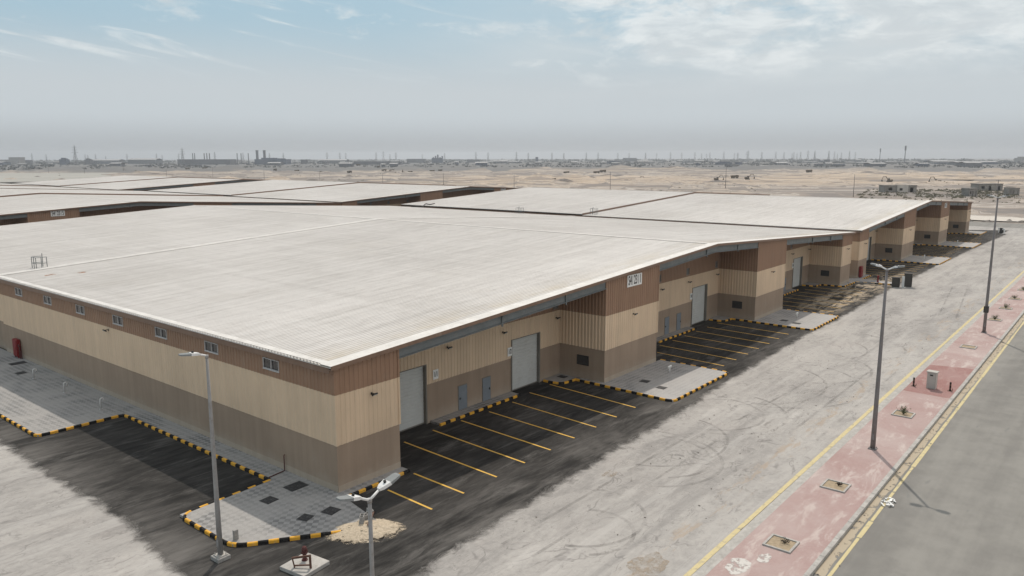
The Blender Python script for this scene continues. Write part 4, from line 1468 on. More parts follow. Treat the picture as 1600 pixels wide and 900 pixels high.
o.rotation_euler = (0, 0, -0.75)
tag(o, 'pale spread sand pile over the broken end of the corner kerb', 'sand pile')


def conc_block(loc, rz_, label, tip=0):
    b = MB()
    b.box(-0.2, -0.1, 0, 0.2, -0.07, 0.2); b.box(-0.2, 0.07, 0, 0.2, 0.1, 0.2)
    for x_ in (-0.2, -0.015, 0.17):
        b.box(x_, -0.07, 0, x_ + 0.03, 0.07, 0.2)
    o = b.build('concrete_block', M['block'], loc=loc)
    o.rotation_euler = (tip, 0, rz_)
    tag(o, label, 'block', 'grey concrete blocks')


conc_block((-1.50, -3.62, 0.17), 0.7, 'upright grey hollow block at the left end of the sand pile trench')
conc_block((-1.48, -3.62, 0.375), 0.75, 'grey hollow block stacked on top of another beside the sand')
conc_block((-0.95, -3.30, 0.16), 0.35, 'grey block lying behind the nearest lamp pole on the sand')
conc_block((-0.55, -3.05, 0.16), 1.3, 'grey block at the right rear edge of the sand pile', 0.15)
pl = MB(); pl.box(-0.75, -0.06, 0, 0.75, 0.06, 0.04)
o = pl.build('plank', M['rust'], loc=(-1.05, -3.72, 0.27)); o.rotation_euler = (0, 0.05, 0.72)
tag(o, 'narrow brown plank lying across the sand pile blocks', 'plank')

# manhole covers
GM = 'dark square manhole covers'


def cover(x, y, w, d, z, rz_, label):
    m_ = MB()
    m_.box(-w / 2, -d / 2, -0.01, w / 2, d / 2, 0.016)
    for i in range(6):
        for j in range(6):
            cx_, cy_ = -w / 2 + w * (i + .5) / 6, -d / 2 + d * (j + .5) / 6
            m_.box(cx_ - w * .05, cy_ - d * .02, 0.016, cx_ + w * .05, cy_ + d * .02, 0.024)
    m_.box(-w / 2 - 0.05, -d / 2 - 0.05, -0.01, -w / 2 - .004, d / 2 + 0.05, 0.011); m_.box(w / 2 + .004, -d / 2 - 0.05, -0.01, w / 2 + 0.05, d / 2 + 0.05, 0.011)
    m_.box(-w / 2 - .004, -d / 2 - 0.05, -0.01, w / 2 + .004, -d / 2 - .004, 0.011); m_.box(-w / 2 - .004, d / 2 + .004, -0.01, w / 2 + .004, d / 2 + 0.05, 0.011)
    o = m_.build('manhole_cover', M['cover'], loc=(x, y, z))
    o.rotation_euler = (0, 0, rz_)
    tag(o, label, 'manhole cover', GM)


cover(-0.92, 2.35, 0.95, 0.75, PZ, 0.0, 'largest dark cover in the corner paving close to the side wall')
cover(-2.75, 2.0, 0.6, 0.6, PZ, 0.1, 'dark cover in the middle of the checkered corner paving')
cover(-1.54, -1.36, 0.62, 0.62, PZ, 0.2, 'dark cover in the corner paving near the building corner and sand')
cover(-2.75, -1.0, 0.55, 0.5, PZ, 0.3, 'dust edged cover among dark patches of the corner paving')
cover(-1.9, 37.5, 0.6, 0.7, PZ, 0.0, 'brown cover in the side paving beside the gooseneck pipes')
cover(-0.95, 41.0, 1.1, 0.8, PZ, 0.0, 'wide dark cover in the side paving below the red cabinet')
cover(27.3, -2.2, 0.6, 0.6, PZ, 0.1, 'dark cover on the first pier island beside the white vent pipe')
cover(26.6, -4.0, 0.55, 0.6, PZ, 0.0, 'dark cover on the first pier island nearer its kerb')
cover(56.0, -2.4, 0.7, 0.6, PZ, 0.0, 'dark cover on the third pier island beside the vent pipe')
cover(55.4, -3.9, 0.6, 0.7, PZ, 0.0, 'dark cover on the third pier island nearer its kerb')
cover(24.35, 3.4, 0.5, 0.6, PZ, 0.0, 'dark cover in the curved recess corner by the vent grille')

# gooseneck pipes
GG = 'gooseneck pipes along the side wall'


def gooseneck(x, y, label):
    root = empty('gooseneck_pipe', (x, y, PZ))
    tag(root, label, 'pipe', GG)
    pts_ = [(0, 0, 0), (0, 0, 0.62)]
    for i in range(1, 9):
        a = math.pi * i / 8
        pts_.append((0.11 - 0.11 * math.cos(a), 0, 0.62 + 0.13 * math.sin(a)))
    pts_.append((0.22, 0, 0.5))
    m_ = MB(); m_.tube(pts_, 0.055, 12); m_.build('pipe', M['zinc'], root, smooth=True)
    m_ = MB(); m_.tube([(0, 0, 0), (0, 0, 0.03)], 0.11, 12); m_.build('flange', M['zinc'], root)


gooseneck(-1.86, 34.96, 'farthest grey gooseneck pipe near the red cabinet')
gooseneck(-1.84, 29.21, 'middle grey gooseneck pipe of the three by the side wall')
gooseneck(-1.82, 23.25, 'nearest grey gooseneck pipe beside the side paving corner')


def vent_tee(x, y, label):
    root = empty('vent_pipe', (x, y, PZ))
    tag(root, label, 'pipe', 'white tee topped vent pipes')
    m_ = MB(); m_.tube([(0, 0, 0), (0, 0, 0.55)], 0.055, 10); m_.build('riser', M['pvc'], root, smooth=True)
    m_ = MB(); m_.tube([(-0.24, 0, 0.42), (-0.22, 0, 0.55), (0.22, 0, 0.55), (0.24, 0, 0.42)], 0.06, 10); m_.build('tee', M['pvc'], root, smooth=True)


vent_tee(30.57, -2.56, 'white tee shaped vent pipe on the island below the S4 23 1 pier')
vent_tee(58.05, -3.0, 'white tee shaped vent pipe on the third pier island')
vent_tee(B0 + 29.5, -2.6, 'white vent pipe on the far warehouse island nearest the viewer')
vent_tee(B0 + 58.5, -2.6, 'tiny white vent pipe on the farthest paved island')


def hose_cabinet(loc, rz_, label, extra=False):
    root = empty('hose_cabinet', loc, rz_)
    tag(root, label, 'fire cabinet', 'red fire hose cabinets')
    m_ = MB(); m_.box(-0.45, -0.30, 0.12, 0.45, 0.0, 1.6); m_.box(-0.4, -0.26, 0, -0.3, -0.05, .12); m_.box(0.3, -0.26, 0, 0.4, -0.05, .12)
    m_.build('case', M['red'], root, bevel=0.012)
    m_ = MB(); m_.box(-0.40, -0.325, 0.2, 0.40, -0.302, 1.52); m_.box(0.25, -0.35, 0.8, 0.31, -0.326, 0.95)
    m_.build('door', M['red'], root)
    if extra:
        m_ = MB(); m_.tube([(0.75, -0.2, 0), (0.75, -0.2, 1.1), (0.55, -0.2, 1.2)], 0.05, 10); m_.tube([(0.95, -0.15, 0), (0.95, -0.15, 0.7)], 0.045, 10)
        m_.build('riser_pipe', M['maroon'], root)


hose_cabinet((-0.06, 43.2, PZ), -math.pi / 2, 'tall red fire hose cabinet with pipes against the far end of the side wall', True)
hose_cabinet((B0 + 0.95, -0.08, PZ), 0, 'red fire hose cabinet on the first pier of the far warehouse')
m_ = MB(); m_.tube([(-0.07, 4.5, 1.05), (-0.1, 4.5, 1.05), (-0.12, 4.5, 1.0), (-0.12, 4.5, 0.17), (-0.18, 4.48, PZ + .04), (-1.2, 4.35, PZ + .04)], 0.028, 8)
tag(m_.build('fire_pipe', M['maroon']), 'thin maroon pipe down the side wall and across the paving', 'pipe')
m_ = MB(); m_.box(-0.11, -0.06, 0, 0.11, 0.06, 0.46); m_.box(-0.10, -0.075, 0.06, 0.10, -0.061, 0.42)
tag(m_.build('marker_post', M['block'], loc=(-6.0, -0.35, PZ), bevel=0.01), 'short grey marker post inside the striped corner beside the lamp', 'post')
hyd = MB(); hyd.tube([(0, 0, 0), (0, 0, 0.08), (0, 0, .08), (0, 0, 0.75), (0, 0, .75), (0, 0, 0.88), (0, 0, 0.98)], [0.16, 0.16, 0.1, 0.1, 0.15, 0.15, 0.03], 12)
hyd.tube([(-0.2, 0, .62), (0.2, 0, .62)], 0.07, 8)
tag(hyd.build('fire_hydrant', M['red'], loc=(88.6, -3.3, PZ)), 'small red hydrant on the kerbed strip between the two front warehouses', 'hydrant')


def elec_box(x, y, rz_, w, d, h, mat, label):
    root = empty('electrical_box', (x, y, 0.005), rz_)
    tag(root, label, 'electrical box', 'electrical boxes by the lane')
    m_ = MB(); m_.box(-w / 2, -d / 2, 0.08, w / 2, d / 2, h); m_.build('case', mat, root, bevel=0.015)
    m_ = MB(); m_.box(-w / 2 - .04, -d / 2 - .04, h + 0.001, w / 2 + .04, d / 2 + .04, h + .06); m_.build('lid', mat, root)
    m_ = MB(); m_.box(-w / 2 + .06, -d / 2 - .02, .2, w / 2 - .06, -d / 2 - .002, h - .1); m_.build('door', mat, root)
    m_ = MB(); m_.box(-w / 2 - .03, -d / 2 - .03, -0.03, w / 2 + .03, d / 2 + .03, .079); m_.build('plinth', M['concrete'], root)


elec_box(86.6, -6.0, 0.15, 1.0, 0.9, 1.3, M['machine_dark'], 'lower dark electrical box at the left of the pair by the lane')
elec_box(87.75, -7.2, 0.15, 0.9, 0.9, 1.8, M['machine_dark'], 'taller dark electrical box at the right of the pair by the lane')
m_ = MB(); m_.box(-0.05, -0.2, 0, 0.05, 0.1, 1.5); m_.bar((-0.3, -0.3, 0.03), (0.3, -0.3, 0.03), 0.06); m_.bar((-0.3, 0.1, 0.03), (0.3, 0.1, 0.03), 0.06)
tag(m_.build('white_panel', M['signwhite'], loc=(86.9, -6.75, 0.01)), 'upright white panel standing between the two dark electrical boxes', 'panel')

# cabinet and bollards on the walkway
root = empty('utility_cabinet', (38.94, -19.55, 0.155), -0.05)
tag(root, 'white utility cabinet with overhanging lid on the red paving', 'cabinet')
m_ = MB(); m_.box(-0.24, -0.3, 0, 0.24, 0.3, 1.22); m_.build('case', M['cabinet'], root, bevel=0.012)
m_ = MB(); m_.box(-0.30, -0.36, 1.222, 0.30, 0.36, 1.30); m_.build('lid', M['cabinet'], root, bevel=0.012)
m_ = MB(); m_.box(-0.262, -0.25, .08, -0.242, .25, 1.1); m_.build('door', M['cabinet'], root)
m_ = MB(); m_.box(-0.275, -0.1, 0.98, -0.263, 0.1, 1.08); m_.build('vent', M['black'], root)
for x_, y_, lab in ((38.7, -18.4, 'left'), (39.03, -20.75, 'right')):
    root = empty('bollard', (x_, y_, 0.155))
    tag(root, 'rusty red and black bollard on the %s side of the white utility cabinet' % lab, 'bollard', 'bollards by the utility cabinet')
    m_ = MB()
    for i in range(5):
        m_.tube([(0, 0, 0.13 * i), (0, 0, 0.13 * (i + 1) - 0.001)], 0.062, 12, i % 2)
    m_.build('post', [M['kerbblack'], M['rust']], root)
    m_ = MB(); m_.box(-0.16, -0.16, -0.01, 0.16, 0.16, 0.012); m_.bar((0, 0, 0.02), (0.34, -0.12, 0.03), 0.03); m_.bar((0.3, -0.12, 0.03), (0.36, -0.1, 0.12), 0.03)
    m_.build('foot_plate', M['rust'], root)

# tree pits along the walkway
GP = 'square tree pits in the pink walkway'


def twigs(m_, n_, rad, h, rng, leaf):
    for i in range(n_):
        a = rng.uniform(0, 6.28); r_ = rad * rng.uniform(0.2, 1); hh = h * rng.uniform(0.3, 1)
        tip = Vector((r_ * math.cos(a), r_ * math.sin(a), hh))
        m_.tube([(0, 0, 0), tip * .5 + Vector((0, 0, hh * .2)), tip], [0.012, 0.008, 0.004], 5)
        if leaf:
            for k_ in range(7):
                p = tip * rng.uniform(0.45, 1.05) + Vector((rng.uniform(-.06, .06), rng.uniform(-.06, .06), rng.uniform(-.03, .06)))
                u = Vector((rng.uniform(-1, 1), rng.uniform(-1, 1), rng.uniform(-.4, .6))).normalized() * 0.06
                w = u.orthogonal().normalized() * 0.025
                m_.quad(p - w, p + u * .5 - w * .2, p + u, p + w, 0)


def tree_pit(x, y, label, plant):
    root = empty('tree_pit', (x, y, 0.15))
    tag(root, label, 'tree pit', GP)
    m_ = MB(); s = 0.62
    m_.box(-s, -s, -0.03, s, -s + .1, 0.07); m_.box(-s, s - .1, -0.03, s, s, 0.07); m_.box(-s, -s + .1, -0.03, -s + .1, s - .1, 0.07); m_.box(s - .1, -s + .1, -0.03, s, s - .1, 0.07)
    m_.build('frame', M['concrete'], root, bevel=0.008)
    m_ = MB(); N_ = 8
    for i in range(N_):
        for j in range(N_):
            q = []
            for a, b in ((i, j), (i + 1, j), (i + 1, j + 1), (i, j + 1)):
                xx, yy = -s + .1 + (2 * s - .2) * a / N_, -s + .1 + (2 * s - .2) * b / N_
                q.append((xx, yy, 0.025 + 0.02 * noise.noise(Vector((xx * 4 + x, yy * 4, 2)))))
            m_.quad(*q)
    m_.build('soil', M['soil'], root)
    if plant:
        rng = random.Random(int(x * 10))
        m_ = MB()
        if plant == 'green':
            twigs(m_, 26, 0.42, 0.55, rng, True)
            m_.build('shrub', M['leaf'], root, (0, 0, 0.03))
        else:
            twigs(m_, 10, 0.2, 0.2, rng, True)
            m_.build('dead_plant', M['deadleaf'], root, (0.12, -0.12, 0.03))


tree_pit(8.94, -19.46, 'nearest square tree pit with a small dead plant, at the bottom of the walkway', 'dead')
tree_pit(16.72, -19.43, 'second nearest square tree pit with a dead plant, below the dark lamp', 'dead')
tree_pit(31.23, -19.39, 'square tree pit holding a green shrub beyond the dark lamp', 'green')
tree_pit(54.85, -19.43, 'bare soil tree pit between the utility cabinet and the tall lamp', None)
LP_ = 'small dark tree pit with low plants farther up the pink walkway'
for x_ in (69.99, 77.87, 85.48, 93.4, 101.3, 109.2, 117.0):
    tree_pit(x_, -19.45, LP_, 'green')

# rubbish on the road edge
m_ = MB()
for i in range(26):
    a = RNG.uniform(0, 6.28); r_ = RNG.uniform(0, 0.45); s = RNG.uniform(0.04, 0.14)
    T_ = Matrix.Translation((r_ * 1.6 * math.cos(a), r_ * .7 * math.sin(a), RNG.uniform(0.02, 0.08))) @ Matrix.Rotation(RNG.uniform(0, 6), 4, 'Z') @ Matrix.Rotation(RNG.uniform(-.8, .8), 4, 'X')
    m_.box(-s, -s * .5, 0, s, s * .5, 0.012, 0, T_)
tag(m_.build('rubbish_heap', M['signwhite'], loc=(16.6, -22.0, 0.01)), 'small white heap of scraps by the kerb of the main road', 'rubbish')
m_ = MB()
for i in range(230):
    x_ = RNG.uniform(-2, 110); y_ = -21.45 - abs(RNG.gauss(0, 0.22)) if RNG.random() < .6 else RNG.uniform(-16.5, -8.6); s = RNG.uniform(0.015, 0.045)
    T_ = Matrix.Translation((x_, y_, 0.0)) @ Matrix.Rotation(RNG.uniform(0, 6), 4, 'Z')
    m_.box(-s, -s * .6, 0, s, s * .6, s * .8, 0, T_)
struct(m_.build('loose_stones', M['gravel']), 'stuff')

# ------------------------------------------------------------------ desert beyond
def gz(x, y):
    return terrain_h(x, y)


# low spoil heaps and scrub
m_ = MB()


def heap(m_, x, y, r_, h, seed, mi=0):
    base = gz(x, y) - 0.3
    n_, k_ = 14, 4
    i0 = len(m_.v)
    m_.v.append((x, y, base + h))
    for i in range(1, k_ + 1):
        for j in range(n_):
            a = 2 * math.pi * j / n_
            q = 1 + 0.4 * noise.noise(Vector((math.cos(a) * 1.4, math.sin(a) * 1.4, seed)))
            rr = r_ * q * i / k_
            m_.v.append((x + rr * math.cos(a), y + rr * math.sin(a), base + h * (1 - (i / k_) ** 1.3) * (1 + 0.3 * noise.noise(Vector((i, j, seed))))))
    for j in range(n_):
        m_.f.append((i0, i0 + 1 + j, i0 + 1 + (j + 1) % n_)); m_.m.append(mi)
        for i in range(k_ - 1):
            a, b = i0 + 1 + i * n_, i0 + 1 + (i + 1) * n_
            m_.f.append((a + j, b + j, b + (j + 1) % n_, a + (j + 1) % n_)); m_.m.append(mi)


def desert_spot(rng, d0, d1):
    px_ = rng.uniform(-60, 1660)
    d = rng.uniform(d0, d1)
    v = right * (px_ - CXP) + fwd * FOC
    v = Vector((v.x, v.y, 0)).normalized()
    return CAM.x + v.x * d, CAM.y + v.y * d


rng = random.Random(31)
for i in range(230):
    x_, y_ = desert_spot(rng, 300, 1150)
    if site_mask(x_, y_) < 0.3:
        continue
    r_ = rng.uniform(1.0, 3.6) if rng.random() < .8 else rng.uniform(4, 11)
    heap(m_, x_, y_, r_, min(1.9, r_ * rng.uniform(.12, .34)), i * 1.7, 0 if rng.random() < .55 else 1)
struct(m_.build('spoil_heaps', [M['gravel'], M['desert']], smooth=False), 'stuff')


def bush(m_, x, y, r_, rng, n_=26):
    z0 = gz(x, y)
    for i in range(n_):
        a = rng.uniform(0, 6.28); e = rng.uniform(0, 1.3); q = r_ * rng.uniform(.4, 1)
        p = Vector((x + q * math.cos(a) * math.cos(e), y + q * math.sin(a) * math.cos(e), z0 + q * .8 * math.sin(e)))
        u = Vector((rng.uniform(-1, 1), rng.uniform(-1, 1), rng.uniform(-1, 1))).normalized() * r_ * .33
        w = u.orthogonal().normalized() * r_ * .22
        m_.quad(p - u, p - w, p + u, p + w)


m_ = MB()
rng = random.Random(5)
for (pa, pb, ya, yb, n_) in ((90, 640, 272, 281, 260), (380, 560, 276, 283, 120), (1430, 1590, 297, 310, 420), (1440, 1560, 296, 303, 220), (1390, 1600, 306, 318, 90), (1350, 1440, 296, 304, 90), (1340, 1420, 305, 311, 60), (1440, 1500, 282, 284, 10), (1000, 1180, 293, 299, 30)):
    for i in range(n_):
        p = pix(rng.uniform(pa, pb), rng.uniform(ya, yb))
        bush(m_, p.x, p.y, rng.uniform(0.3, 0.95), rng, 14)
struct(m_.build('desert_scrub', M['scrub']), 'stuff')


# ruins
def ruin(px_, py_, w, d, h, rzv, label, variant):
    p = pix(px_, py_)
    root = empty('ruined_hut', (p.x, p.y, gz(p.x, p.y) - 0.05), rzv)
    h *= 1.12
    tag(root, label, 'ruin', 'ruined block huts in the desert')
    m_ = MB(); t = 0.3
    segs = [(-w / 2, -w / 2 + w * .12), (-w / 2 + w * .25, -w / 2 + w * .42), (-w / 2 + w * .52, w / 2 - w * .2), (w / 2 - w * .1, w / 2)]
    for a, b in segs:
        m_.box(a, -d / 2, 0, b, -d / 2 + t, h)
    m_.box(-w / 2, -d / 2 + .002, h * .72, w / 2, -d / 2 + t - .002, h * (0.99))
    m_.box(-w / 2, -d / 2 + .003, 0, -w / 2 + w * .4, -d / 2 + t - .003, h * .33)
    m_.box(-w / 2, d / 2 - t, 0, w / 2, d / 2, h)
    m_.box(-w / 2, -d / 2 + t, 0, -w / 2 + t, d / 2 - t, h * .97); m_.box(w / 2 - t, -d / 2 + t, 0, w / 2, d / 2 - t, h * .97)
    m_.build('wall', M['ruin'], root)
    if variant != 'open':
        r_ = MB(); r_.box(-w / 2 - .2, -d / 2 - .2, h + .003, w / 2 + .2, d / 2 + .2, h + .28); r_.build('roof', M['ruin'], root)
    if variant == 'white':
        c = MB(); c.box(-w * .12, -d / 2 - .6, 0, w * .22, -d / 2 - .05, h + .5); c.box(-w * .05, -d / 2 - .64, h * .3, w * .04, -d / 2 - .601, h * .65, 1)
        c.build('white_room', [M['ruinwhite'], M['black']], root)


RZ = YAW - math.pi / 2
ruin(1402, 300, 15.5, 6, 2.9, RZ, 'ruined grey block hut with a white middle section, left of the scrub', 'white')
ruin(1541, 297.5, 13, 6, 3.0, RZ + .1, 'long dark roofed hut beyond the scrub near the far pole', 'roof')
ruin(1514, 306, 4.5, 4, 2.9, RZ + .3, 'small square block hut in the middle of the scrub', 'roof')
ruin(1580, 304.5, 4.8, 4, 3.0, RZ - .1, 'roofless little hut at the far right edge of the scrub', 'open')

# utility pole by the ruins
p = pix(1558, 303)
root = empty('utility_pole', (p.x, p.y, gz(p.x, p.y)), RZ)
tag(root, 'bare utility pole with one crossarm beside the dark roofed hut', 'utility pole')
m_ = MB(); m_.tube([(0, 0, 0), (0, 0, 6.5)], [.16, .11], 8); m_.build('pole', M['pole_dark'], root)
m_ = MB(); m_.bar((-1.1, 0, 6.2), (1.1, 0, 6.2), .12); m_.build('crossarm', M['pole_dark'], root)


# excavators and trucks
def make_excavator():
    root = empty('excavator')
    for s in (-1, 1):
        m_ = MB(); pr = [(-2.0, .35), (-1.6, 0), (1.6, 0), (2.0, .35), (1.7, .9), (-1.7, .9)]
        ya, yb = s * 1.25 - .3, s * 1.25 + .3
        m_.poly([(x, ya, z) for x, z in pr]); m_.poly([(x, yb, z) for x, z in pr][::-1])
        for i in range(6):
            (x0, z0), (x1, z1) = pr[i], pr[(i + 1) % 6]
            m_.quad((x0, ya, z0), (x0, yb, z0), (x1, yb, z1), (x1, ya, z1))
        m_.build('track', M['machine_dark'], root)
    m_ = MB(); m_.box(-2.3, -1.3, .95, 1.3, 1.3, 2.1); m_.box(-2.3, -1.2, 2.1, -0.6, 1.2, 2.4); m_.build('body', M['machine'], root, bevel=.08)
    m_ = MB(); m_.box(0.1, 0.35, 2.1, 1.3, 1.3, 3.2); m_.build('cab', M['machine_dark'], root, bevel=.08)
    m_ = MB(); m_.bar((1.0, -.1, 1.9), (3.0, -.1, 4.8), .5, .4); m_.bar((3.0, -.1, 4.75), (5.2, -.1, 4.6), .42, .36); m_.build('boom', M['machine'], root)
    m_ = MB(); m_.bar((5.0, -.1, 4.8), (6.2, -.1, 2.0), .34, .3); m_.build('stick', M['machine'], root)
    m_ = MB(); m_.poly([(6.0, -.7, 2.1), (6.6, -.7, 1.4), (6.0, -.7, .7), (5.3, -.7, 1.1)]); m_.poly([(6.0, .5, 2.1), (5.3, .5, 1.1), (6.0, .5, .7), (6.6, .5, 1.4)])
    m_.quad((6.0, -.7, 2.1), (6.0, .5, 2.1), (6.6, .5, 1.4), (6.6, -.7, 1.4)); m_.quad((6.6, -.7, 1.4), (6.6, .5, 1.4), (6.0, .5, .7), (6.0, -.7, .7)); m_.quad((6.0, -.7, .7), (6.0, .5, .7), (5.3, .5, 1.1), (5.3, -.7, 1.1))
    m_.build('bucket', M['machine_dark'], root)
    return root


GE = 'excavators digging in the desert'
ex = make_excavator()
side = YAW - math.pi / 2
exs = [(996, 277, side, 'excavator alone in the desert with raised arm, near the picture middle'),
       (1120, 275.5, side, 'excavator half hidden behind a sand ridge, left of the machine group'),
       (1168, 275.5, side, 'excavator with hooked arm at the right of the machine group'),
       (1390, 278, side + math.pi, 'excavator with a long arm reaching left, upper right desert'),
       (1465, 280.5, side + 2.2, 'compact dark excavator on the pale track at far right'),
       (630, 269, side + 1.9, 'excavator with arm straight up among far machines, left of middle')]
for i, (px_, py_, rr, lab) in enumerate(exs):
    p = pix(px_, py_)
    o = ex if i == 0 else copy_tree(ex)
    o.location = (p.x, p.y, gz(p.x, p.y)); o.rotation_euler = (0, 0, rr)
    tag(o, lab, 'excavator', GE)


def make_truck():
    root = empty('dump_truck')
    m_ = MB(); m_.poly([(-3.2, -1.2, 1.2), (1.2, -1.2, 1.2), (1.2, -1.2, 2.7), (-3.6, -1.2, 2.4)]); m_.poly([(-3.2, 1.2, 1.2), (-3.6, 1.2, 2.4), (1.2, 1.2, 2.7), (1.2, 1.2, 1.2)])
    m_.quad((-3.2, -1.2, 1.2), (-3.6, -1.2, 2.4), (-3.6, 1.2, 2.4), (-3.2, 1.2, 1.2)); m_.quad((1.2, -1.2, 1.2), (1.2, 1.2, 1.2), (1.2, 1.2, 2.7), (1.2, -1.2, 2.7)); m_.quad((-3.2, -1.2, 1.25), (-3.2, 1.2, 1.25), (1.2, 1.2, 1.25), (1.2, -1.2, 1.25))
    m_.build('tipper_body', M['machine'], root)
    m_ = MB(); m_.box(1.5, -1.15, .8, 3.3, 1.15, 2.9); m_.build('cab', M['machine'], root, bevel=.12)
    m_ = MB(); m_.box(3.301, -1, 1.8, 3.33, 1, 2.6); m_.build('windscreen', M['glass'], root)
    m_ = MB(); m_.box(-3.2, -.5, .8, 1.49, .5, 1.15); m_.build('chassis', M['machine_dark'], root)
    for x in (-2.4, -1.1, 2.3):
        for s in (-1, 1):
            m_ = MB(); m_.tube([(x, s * .85, .5), (x, s * 1.2, .5)], .5, 14); m_.build('wheel', M['machine_dark'], root)
    return root


GT = 'dump trucks in the desert'
tr = make_truck()
trs = [(1148, 276, side + .3, 'dump truck standing between two excavators of the machine group'),
       (862, 280.5, side, 'dark truck alone in the nearer desert left of a lamp post'),
       (932, 270.5, side, 'left one of a pair of pale trucks in the far desert'),
       (942, 270, side + .2, 'right one of a pair of pale trucks in the far desert'),
       (885, 269, side, 'small lone truck in the far desert below the pylons'),
       (1264, 271, side + .4, 'small dark truck alone at the right far desert')]
for i, (px_, py_, rr, lab) in enumerate(trs):
    p = pix(px_, py_)
    o = tr if i == 0 else copy_tree(tr)
    o.location = (p.x, p.y, gz(p.x, p.y)); o.rotation_euler = (0, 0, rr)
    tag(o, lab, 'truck', GT)
LT = 'tiny dark vehicle among the earthworks in the left half of the far desert'
for px_, py_ in ((293, 263.5), (300, 264), (320, 264.5), (225, 264), (236, 264.2), (393, 260.6), (430, 266.5), (436, 267), (464, 265.5), (474, 268), (499, 268), (546, 269), (560, 263), (592, 264), (600, 265.5), (612, 265.6), (641, 266), (675, 266.5), (688, 264.8)):
    p = pix(px_, py_)
    o = copy_tree(tr)
    o.location = (p.x, p.y, gz(p.x, p.y)); o.rotation_euler = (0, 0, side + RNG.uniform(-1, 1))
    tag(o, LT, 'truck', GT)

# paved lot behind the back row and end of the lane
a, b, c, d = pix(-120, 272), pix(185, 270.5), pix(160, 282), pix(-120, 290)
m_ = MB(); m_.poly([(q.x, q.y, 0.6) for q in (a, b, c, d)]); struct(m_.build('far_lot', M['lot']))
sheet('cross_road', [(197, -70), (212, -70), (212, 345), (204, 345), (197, 8)], 0.008, M['road'])
blot('sand_bank', 226, 3, 10, 16, 0.12, M['ruinwhite'], 3.3)
rng = random.Random(77)
m_ = MB()
for i in range(26):
    heap(m_, rng.uniform(213, 222), rng.uniform(-12, 16), rng.uniform(.8, 2.6), rng.uniform(.5, 1.1), i * 2.1)
struct(m_.build('rubble_bank', M['gravel']), 'stuff')
root = empty('road_barrier', (180.5, -6.0, 0.01), 0.6)
tag(root, 'small black and white road barrier at the far end of the dark asphalt', 'barrier')
m_ = MB()
m_.bar((-1.2, 0, 0), (-1.2, 0, 1.1), .14); m_.bar((1.2, 0, 0), (1.2, 0, 1.1), .14); m_.build('posts', M['signwhite'], root)
m_ = MB(); m_.box(-1.2, -.06, .75, 1.2, .06, 1.05, 0); m_.box(-.35, -.2, 0, .35, .2, 1.15, 1); m_.build('board', [M['signwhite'], M['black']], root)

# ------------------------------------------------------------------ far skyline in the haze
def far_dir(px_):
    v = right * (px_ - CXP) + fwd * FOC
    return Vector((v.x, v.y, 0)).normalized()


def far_hall(px_, wpx, dist, h, mat, label, shape, group=None):
    v = far_dir(px_)
    ang = math.atan2((px_ - CXP), FOC)
    mpp = dist / FOC * (1 / math.cos(ang))
    w = wpx * mpp
    h = h * 0.66
    dep = min(w, 45)
    x, y = CAM.x + v.x * dist / math.cos(ang), CAM.y + v.y * dist / math.cos(ang)
    root = empty('far_building', (x, y, -1), YAW - math.pi / 2)
    tag(root, label, 'building', group or 'hazy buildings on the horizon')
    m_ = MB(); m_.box(-w / 2, -dep / 2, 0, w / 2, dep / 2, h)
    if shape == 'stepped':
        m_.box(-w * .32, -dep * .3, h, w * .1, dep * .3, h * 1.25); m_.box(w * .2, -dep * .3, h, w * .36, dep * .3, h * 1.15)
    if shape == 'plant':
        for i in range(5):
            q = -w * .42 + w * .21 * i
            m_.box(q, -dep * .25, h, q + w * .09, dep * .25, h * (1.15 + .25 * ((i * 7) % 3)))
    m_.build('wall', mat, root)
    r_ = MB()
    if shape == 'shed':
        r_.poly([(-w / 2 - 1, -dep / 2 - 1, h + .01), (w / 2 + 1, -dep / 2 - 1, h + .01), (w / 2 + 1, 0, h * 1.3), (-w / 2 - 1, 0, h * 1.3)])
        r_.poly([(w / 2 + 1, dep / 2 + 1, h + .01), (-w / 2 - 1, dep / 2 + 1, h + .01), (-w / 2 - 1, 0, h * 1.3), (w / 2 + 1, 0, h * 1.3)])
    else:
        r_.box(-w / 2 - .5, -dep / 2 - .5, h - .6, w / 2 + .5, dep / 2 + .5, h - .3)
    r_.build('roof', M['farroof'] if shape == 'shed' else mat, root)
    return root


far_hall(48, 13, 2100, 30, M['farpale'], 'large pale block standing highest at the far left horizon', 'flat')
far_hall(22, 40, 2300, 20, M['farpale'], 'long low pale hall at the extreme left of the horizon', 'flat')
far_hall(66, 6, 2100, 19, M['farwall'], 'small dark block just right of the large pale horizon block', 'flat')
far_hall(120, 9, 2000, 22, M['farblue'], 'bluish stepped plant left of the tallest left pylon', 'stepped')
far_hall(157, 8, 2000, 20, M['farwall'], 'dark stepped block right of the tallest left pylon', 'stepped')
far_hall(185, 40, 2300, 16, M['farwall'], 'long grey shed between the dark block and the wide pale hall', 'shed')
far_hall(243, 38, 2200, 19, M['farwall'], 'wide hall with pale roof left of the big dark plant', 'shed')
far_hall(337, 75, 2000, 21, M['farwall'], 'broad dark industrial plant with several chimneys on the left horizon', 'flat')
far_hall(437, 46, 2000, 21, M['farblue'], 'dark bluish hall right of the two thick chimneys', 'stepped')
far_hall(485, 9, 2100, 19, M['farwall'], 'small dark block right of the chimney plant', 'flat')
far_hall(530, 40, 2300, 15, M['farwall'], 'low grey shed left of centre on the horizon', 'shed')
far_hall(598, 70, 1900, 13, M['farwall'], 'long dark warehouse low on the horizon left of centre', 'flat')
far_hall(655, 26, 2500, 20, M['farwall'], 'flat hall just left of the spiky plant', 'flat')
far_hall(687, 16, 2400, 24, M['farblue'], 'dark spiky plant building near the horizon centre', 'plant')
